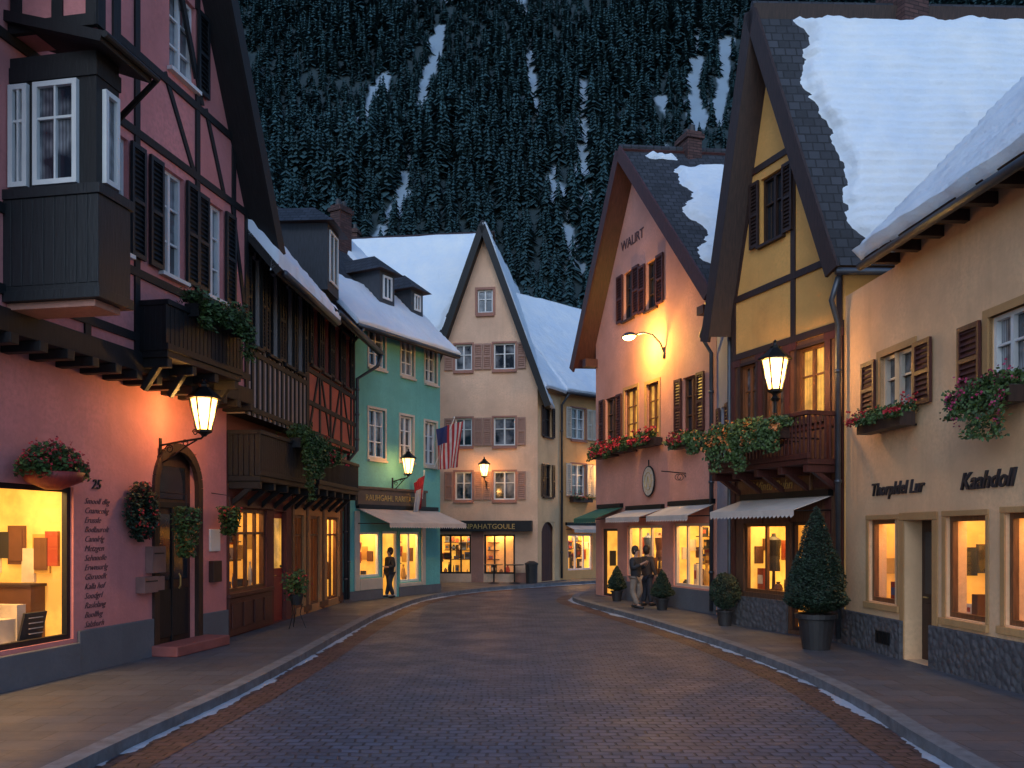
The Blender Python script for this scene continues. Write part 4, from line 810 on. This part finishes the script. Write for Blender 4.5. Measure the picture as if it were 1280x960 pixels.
# ================================================================== people
def skin(name,parent,J,E,mat,root=0,sub=2):
    me=bpy.data.meshes.new(name);me.from_pydata([j[0] for j in J],E,[]);o=link(name,me,parent);o.modifiers.new('skin','SKIN')
    for k,j in enumerate(J):
        r=j[1];me.skin_vertices[0].data[k].radius=(r if isinstance(r,tuple) else (r,r))
    me.skin_vertices[0].data[root].use_root=True
    s=o.modifiers.new('sub','SUBSURF');s.levels=sub;s.render_levels=sub;me.materials.append(mat);o.modifiers['skin'].use_smooth_shade=True;return o
skinm=mk('skin',(.42,.24,.17),.6,var=.05,bump=0)
def person(x,y,rz,label,jac,trou,hairc,pose,sc=1,z=.12):
    e=thing('person',label,'person',(x,y,z),rz);e.scale=(sc,)*3
    la,ra=pose['arms'];st=pose.get('stride',.08)
    J=[((0,0,.95),.13),((0,0,1.15),.12),((0,0,1.36),.13),((0,-.01,1.5),.05),((0,-.02,1.6),.085),((0,-.03,1.69),.075)]
    E=[(0,1),(1,2),(2,3),(3,4),(4,5)]
    def add(p,r,par): J.append((p,r));E.append((par,len(J)-1));return len(J)-1
    for sx,a in((-1,la),(1,ra)):
        s=add((sx*.18,0,1.41),.055,2);el=add(a[0],.042,s);wr=add(a[1],.03,el);pm=add(a[2],.034,wr)
        d=(Vector(a[2])-Vector(a[1])).normalized()
        for k in range(4):
            sd=Vector((0,1,0)).cross(d) if abs(d.y)<.8 else Vector((1,0,0));b=Vector(a[2])+d*.05+sd.normalized()*(k-1.5)*.018;f1=add(tuple(b),.009,pm);add(tuple(b+d*(.045-.006*abs(k-1.5))+Vector((0,-.01,-.008))),.008,f1)
        add(tuple(Vector(a[1]).lerp(Vector(a[2]),.6)+Vector((-sx*.03,-.03,0))),.011,wr)
        hp=add((sx*.09,0,.88),.085,0);kn=add((sx*.1,-st*sx*.6-.02,.48),.058,hp);an=add((sx*.1,st*sx*1.0,.09),.04,kn);add((sx*.11,st*sx-.14,.035),.035,an)
    skin('body',e,J,E,skinm)
    Jj=[((0,0,.80),(.19,.15)),((0,0,1.08),(.19,.15)),((0,0,1.34),(.2,.15)),((0,-.005,1.47),(.085,.08))];Ej=[(0,1),(1,2),(2,3)]
    for sx,a in((-1,la),(1,ra)):
        Jj.append(((sx*.19,0,1.39),.09));n=len(Jj)-1;Ej.append((2,n));Jj.append((a[0],.075));Ej.append((n,n+1));w=Vector(a[0]).lerp(Vector(a[1]),.92);Jj.append((tuple(w),.055));Ej.append((n+1,n+2))
    skin('jacket',e,Jj,Ej,jac)
    Jt=[((0,0,.92),.14)];Et=[]
    for sx in(-1,1):
        Jt+=[((sx*.095,0,.84),.11),((sx*.1,-st*sx*.6-.02,.48),.088),((sx*.1,st*sx,.1),.074)];n=len(Jt);Et+=[(0,n-3),(n-3,n-2),(n-2,n-1)]
    skin('trousers',e,Jt,Et,trou)
    for sx in(-1,1):
        mb=MB();yy=st*sx;mb.tube([(sx*.1,yy+.07,.045),(sx*.1,yy,.055),(sx*.105,yy-.1,.045),(sx*.11,yy-.19,.035)],[.035,.05,.045,.028],8);part('shoe',e,mb,[items[4]],smooth=True)
    mb=MB()
    mb.lathe([(.03,-.16),(.085,-.12),(.11,-.04),(.112,.03),(.09,.09),(.04,.125),(.005,.13)],(0,.022,1.685),14,0,.9,1.0);part('hair',e,mb,[hairc],smooth=True)
    for sx in(-1,1): mb=MB();mb.lathe([(.002,-.008),(.011,0),(.002,.008)],(sx*.032,-.112,1.665),8,0);part('eye',e,mb,[items[4]])
    mb=MB();mb.lathe([(.004,-.004),(.022,0),(.004,.004)],(0,-.105,1.605),8,0,1,.5);part('mouth',e,mb,[items[3]])
    mb=MB();mb.lathe([(.003,-.02),(.016,-.012),(.009,.02),(.003,.035)],(0,-.115,1.637),8,0);part('nose',e,mb,[skinm],smooth=True)
    for sx in(-1,1): mb=MB();mb.lathe([(.004,-.025),(.016,0),(.004,.028)],(sx*.092,-.01,1.645),8,0,.5,1);part('ear',e,mb,[skinm],smooth=True)
    return e
navy=mk('navy_jacket',(.022,.024,.032),.8,bump=.3);khaki=mk('beige_trousers',(.26,.20,.16),.8,bump=.3);dkh=mk('dark_hair',(.03,.018,.012),.6,scale=30);grj=mk('brown_coat',(.07,.045,.035),.8);jean=mk('dark_jeans',(.03,.035,.05),.8)
person(3.22,22.9,.9,'person in dark jacket and beige trousers holding up a phone',navy,khaki,dkh,dict(arms=(((-.26,-.05,1.15),(-.12,-.26,1.28),(-.06,-.33,1.33)),((.27,-.02,1.14),(.14,-.25,1.24),(.07,-.33,1.31))),stride=.13),.9)
e=thing('phone','dark phone held up in both hands','phone',(3.22+.34*.78*.9,22.9-.34*.62*.9,.12+1.21),.9);mb=MB();mb.box(-.04,.04,-.005,.005,0,.15);part('case',e,mb,[items[4]],bevel=.004)
person(3.62,23.6,2.3,'person in brown coat standing near the shop window',grj,jean,dkh,dict(arms=(((-.27,.02,1.13),(-.3,-.08,.9),(-.3,-.1,.82)),((.28,-.1,1.2),(.22,-.3,1.36),(.2,-.36,1.42))),stride=.06),.9)
person(-3.68,26.5,-.9,'person in dark clothes standing in the lit shop doorway',navy,jean,dkh,dict(arms=(((-.27,.02,1.13),(-.26,-.08,.88),(-.25,-.1,.8)),((.27,.02,1.13),(.2,-.2,1.1),(.12,-.26,1.12))),stride=.08),.84)
for k,(x,y) in enumerate(((.1,33.9),(-.7,34.0))):
    e=thing('cafe_table','small round black cafe table outside the shop','table',(x,y,.12),0,'cafe tables outside the shop');mb=MB();mb.lathe([(.22,0),(.2,.03),(.03,.05),(.03,.7)],n=14);part('leg',e,mb,[iron]);mb=MB();mb.lathe([(.35,.7),(.36,.73)],n=20);part('top',e,mb,[terrac])
e=thing('litter_bin','dark round litter bin on the pavement','bin',(.75,33.9,.12));mb=MB();mb.lathe([(.2,0),(.24,.7),(.26,.72),(.26,.78),(.1,.86)],n=16);part('body',e,mb,[terrac])
# ================================================================== MOUNTAIN + FOREST
def terr(x,y): 
    z=max(0,1.2*(y-140))+5*noise.noise(Vector((x*.012,y*.012,5)))*min(1,max(0,(y-130)/30));return z if y>128 else max(0,z)
GU=[[(-19,300),(-21,277),(-24.5,245),(-26,210),(-31,190)],[(2,300),(4,286),(5.4,238),(11,204),(14,188)],[(57,269),(50,241),(47,225)],[(64,262),(54,230)],[(20,247),(18,218),(17,205)],[(-36,250),(-41,227)],[(33,300),(33,283)],[(40,235),(38,218)]]
def gd(x,y):
    best=99
    for g_ in GU:
        for a,b in zip(g_,g_[1:]):
            ax,ay=a;bx,by=b;t=((x-ax)*(bx-ax)+(y-ay)*(by-ay))/((bx-ax)**2+(by-ay)**2)
            if -.1<t<1.1: best=min(best,math.hypot(x-ax-(bx-ax)*t,y-ay-(by-ay)*t))
    return best+1.8*noise.noise(Vector((x*.09,y*.07,1)))+.9*noise.noise(Vector((x*.3,y*.2,4)))+.4
nx,ny=200,160;V=[];cm=[]
for j in range(ny+1):
    for i in range(nx+1):
        x=-220+460*i/nx;y=120+300*j/ny;V.append((x,y,terr(x,y)));cm.append(max(0,min(1,(2.4-gd(x,y))/1.4)))
mb=MB();mb.v=V
for j in range(ny):
    for i in range(nx):
        a=j*(nx+1)+i;mb.f.append((a,a+1,a+nx+2,a+nx+1));mb.m.append(0)
mm=mk('snowy_forest_floor',(.03,.04,.045),.9);nt=mm.node_tree;at=nt.nodes.new('ShaderNodeAttribute');at.attribute_name='gully';mx=nt.nodes.new('ShaderNodeMix');mx.data_type='RGBA'
nn=nt.nodes.new('ShaderNodeTexNoise');nn.inputs['Scale'].default_value=.16;nn.inputs['Detail'].default_value=8;tc=nt.nodes.new('ShaderNodeTexCoord');nt.links.new(tc.outputs['Object'],nn.inputs[0])
ad=nt.nodes.new('ShaderNodeMath');ad.operation='ADD';nt.links.new(at.outputs['Fac'],ad.inputs[0]);nt.links.new(nn.outputs['Fac'],ad.inputs[1]);rp=nt.nodes.new('ShaderNodeValToRGB');rp.color_ramp.elements[0].position=.72;rp.color_ramp.elements[1].position=1.0;nt.links.new(ad.outputs[0],rp.inputs[0]);nt.links.new(rp.outputs[0],mx.inputs[0]);mx.inputs[6].default_value=(.020,.040,.048,1);mx.inputs[7].default_value=(.24,.32,.40,1);nt.links.new(mx.outputs[2],nt.nodes['Principled BSDF'].inputs['Base Color'])
o=struct('mountainside',mb,[mm],uv=False,smooth=True);at_=o.data.attributes.new('gully','FLOAT','POINT');at_.data.foreach_set('value',cm)
def conifer(seed,lv=12,nb=7):
    rg=random.Random(seed);V=[];F=[]
    def tri(a,b,c): i=len(V);V.extend([a,b,c]);F.append((i,i+1,i+2))
    Rr=rg.uniform(.2,.3)
    for k in range(lv):
        t=k/lv;z=.06+.9*t;r=Rr*(1-t)**.75*rg.uniform(.7,1.25)+.015
        for j in range(nb):
            a=2*math.pi*(j+rg.random())/nb;rr=r*rg.uniform(.6,1.25);da=.42+.12*rg.random();dz=rr*rg.uniform(.3,.8)
            b=(0,0,z+.05);m1=(rr*.6*math.cos(a-da),rr*.6*math.sin(a-da),z-dz*.35);m2=(rr*.6*math.cos(a+da),rr*.6*math.sin(a+da),z-dz*.35);tp=(rr*math.cos(a),rr*math.sin(a),z-dz)
            tri(b,m1,m2);tri(m1,tp,m2)
    for j in range(4):
        a=2*math.pi*j/4;a2=2*math.pi*(j+1)/4;tri((.012*math.cos(a),.012*math.sin(a),0),(.012*math.cos(a2),.012*math.sin(a2),0),(0,0,1.0))
    return np.array(V,dtype=np.float32),np.array(F,dtype=np.int32)
def npmesh(name,V,F,mat):
    me=bpy.data.meshes.new(name);me.vertices.add(len(V));me.vertices.foreach_set('co',V.ravel());me.loops.add(len(F)*3);me.loops.foreach_set('vertex_index',F.ravel());me.polygons.add(len(F));me.polygons.foreach_set('loop_start',np.arange(0,len(F)*3,3,dtype=np.int32));me.update(calc_edges=True);me.materials.append(mat);return me
fir=mk('hazed_fir_needles',(.042,.090,.105),.95,var=.3,scale=.12,bump=0);fir2=mk('hazed_fir_needles_pale',(.048,.096,.11),.95,var=.3,scale=.12,bump=0)  # needle colours lifted bluish to paint in distance haze, no frost on them
for m_ in(fir,fir2): m_.node_tree.nodes['Principled BSDF'].inputs['Specular IOR Level'].default_value=.05
T=[conifer(s) for s in range(9)];TM=[npmesh('conifer',v,f,fir if i%2 else fir2) for i,(v,f) in enumerate(T)]
rg=random.Random(5);pos=[]
y=150
while y<360:
    x=-150+rg.random()*4
    while x<200:
        px,py=x+rg.uniform(-1.6,1.6),y+rg.uniform(-1.6,1.6)
        if -.40*py<px<.62*py and gd(px,py)>1.3: pos.append((px,py,terr(px,py)-.5,rg.uniform(5.5,13)*(.85+.6*noise.noise(Vector((px*.03,py*.03,2)))),rg.randrange(9),rg.random()*6.28))
        x+=2.8
    y+=2.5
def vis(p):
    k=p[0]/p[1];e_=(p[2]+p[3]*.7-2.1)/p[1]
    if not -.31<k<.27: return False
    return e_>(.40 if k<-.2 else .34 if k<-.03 else .26 if k<.07 else .42)
vl=sorted([p for p in pos if vis(p)],key=lambda p:p[1])[:290];vs=set(vl);rest=[p for p in pos if p not in vs]
proto=None
for p in vl:
    if proto is None: o=bpy.data.objects.new('conifer_tree',TM[p[4]]);proto=o
    else: o=proto.copy();o.data=TM[p[4]]
    o.location=p[:3];o.rotation_euler=(0,0,p[5]);o.scale=(p[3]*1.0,p[3]*1.0,p[3]);o['label']='dark dense conifer standing on the snowy mountainside';o['category']='tree';o['group']='conifers on the mountainside';col0.objects.link(o)
VV=[];FF=[];off=0
for p in rest:
    v,f=T[p[4]];c,s=math.cos(p[5]),math.sin(p[5]);w=np.empty_like(v);w[:,0]=(v[:,0]*c-v[:,1]*s)*p[3]+p[0];w[:,1]=(v[:,0]*s+v[:,1]*c)*p[3]+p[1];w[:,2]=v[:,2]*p[3]+p[2];VV.append(w);FF.append(f+off);off+=len(v)
me=npmesh('conifer_forest',np.concatenate(VV),np.concatenate(FF),fir);o=link('conifer_forest',me);o['kind']='stuff';o['label']='dense dark conifer forest covering the steep mountainside';o['category']='forest'
# ================================================================== world, sun, camera
w=bpy.data.worlds.new('World');scene.world=w;w.use_nodes=True;nt=w.node_tree;bg=nt.nodes['Background'];sk=nt.nodes.new('ShaderNodeTexSky');sk.sky_type='NISHITA';sk.sun_disc=False;sk.sun_elevation=math.radians(34);sk.sun_rotation=math.radians(200);sk.altitude=600
mx=nt.nodes.new('ShaderNodeMix');mx.data_type='RGBA';mx.blend_type='MULTIPLY';mx.inputs[0].default_value=1;mx.inputs[7].default_value=(.70,.85,1.0,1);nt.links.new(sk.outputs[0],mx.inputs[6]);nt.links.new(mx.outputs[2],bg.inputs[0]);bg.inputs[1].default_value=.185
sl=bpy.data.lights.new('sun','SUN');sl.energy=.55;sl.angle=math.radians(35);sl.color=(.85,.9,1);so=bpy.data.objects.new('sun',sl);so.rotation_euler=(math.radians(58),0,math.radians(-8));col0.objects.link(so)
cd=bpy.data.cameras.new('camera');cd.lens=30.94;cd.sensor_width=36;cd.shift_y=.1445;cd.clip_end=2000;co=bpy.data.objects.new('camera',cd);co.location=(0,0,2.1);co.rotation_euler=(math.pi/2,0,0);col0.objects.link(co);scene.camera=co
scene.view_settings.view_transform='Standard';scene.view_settings.look='None';scene.view_settings.exposure=0
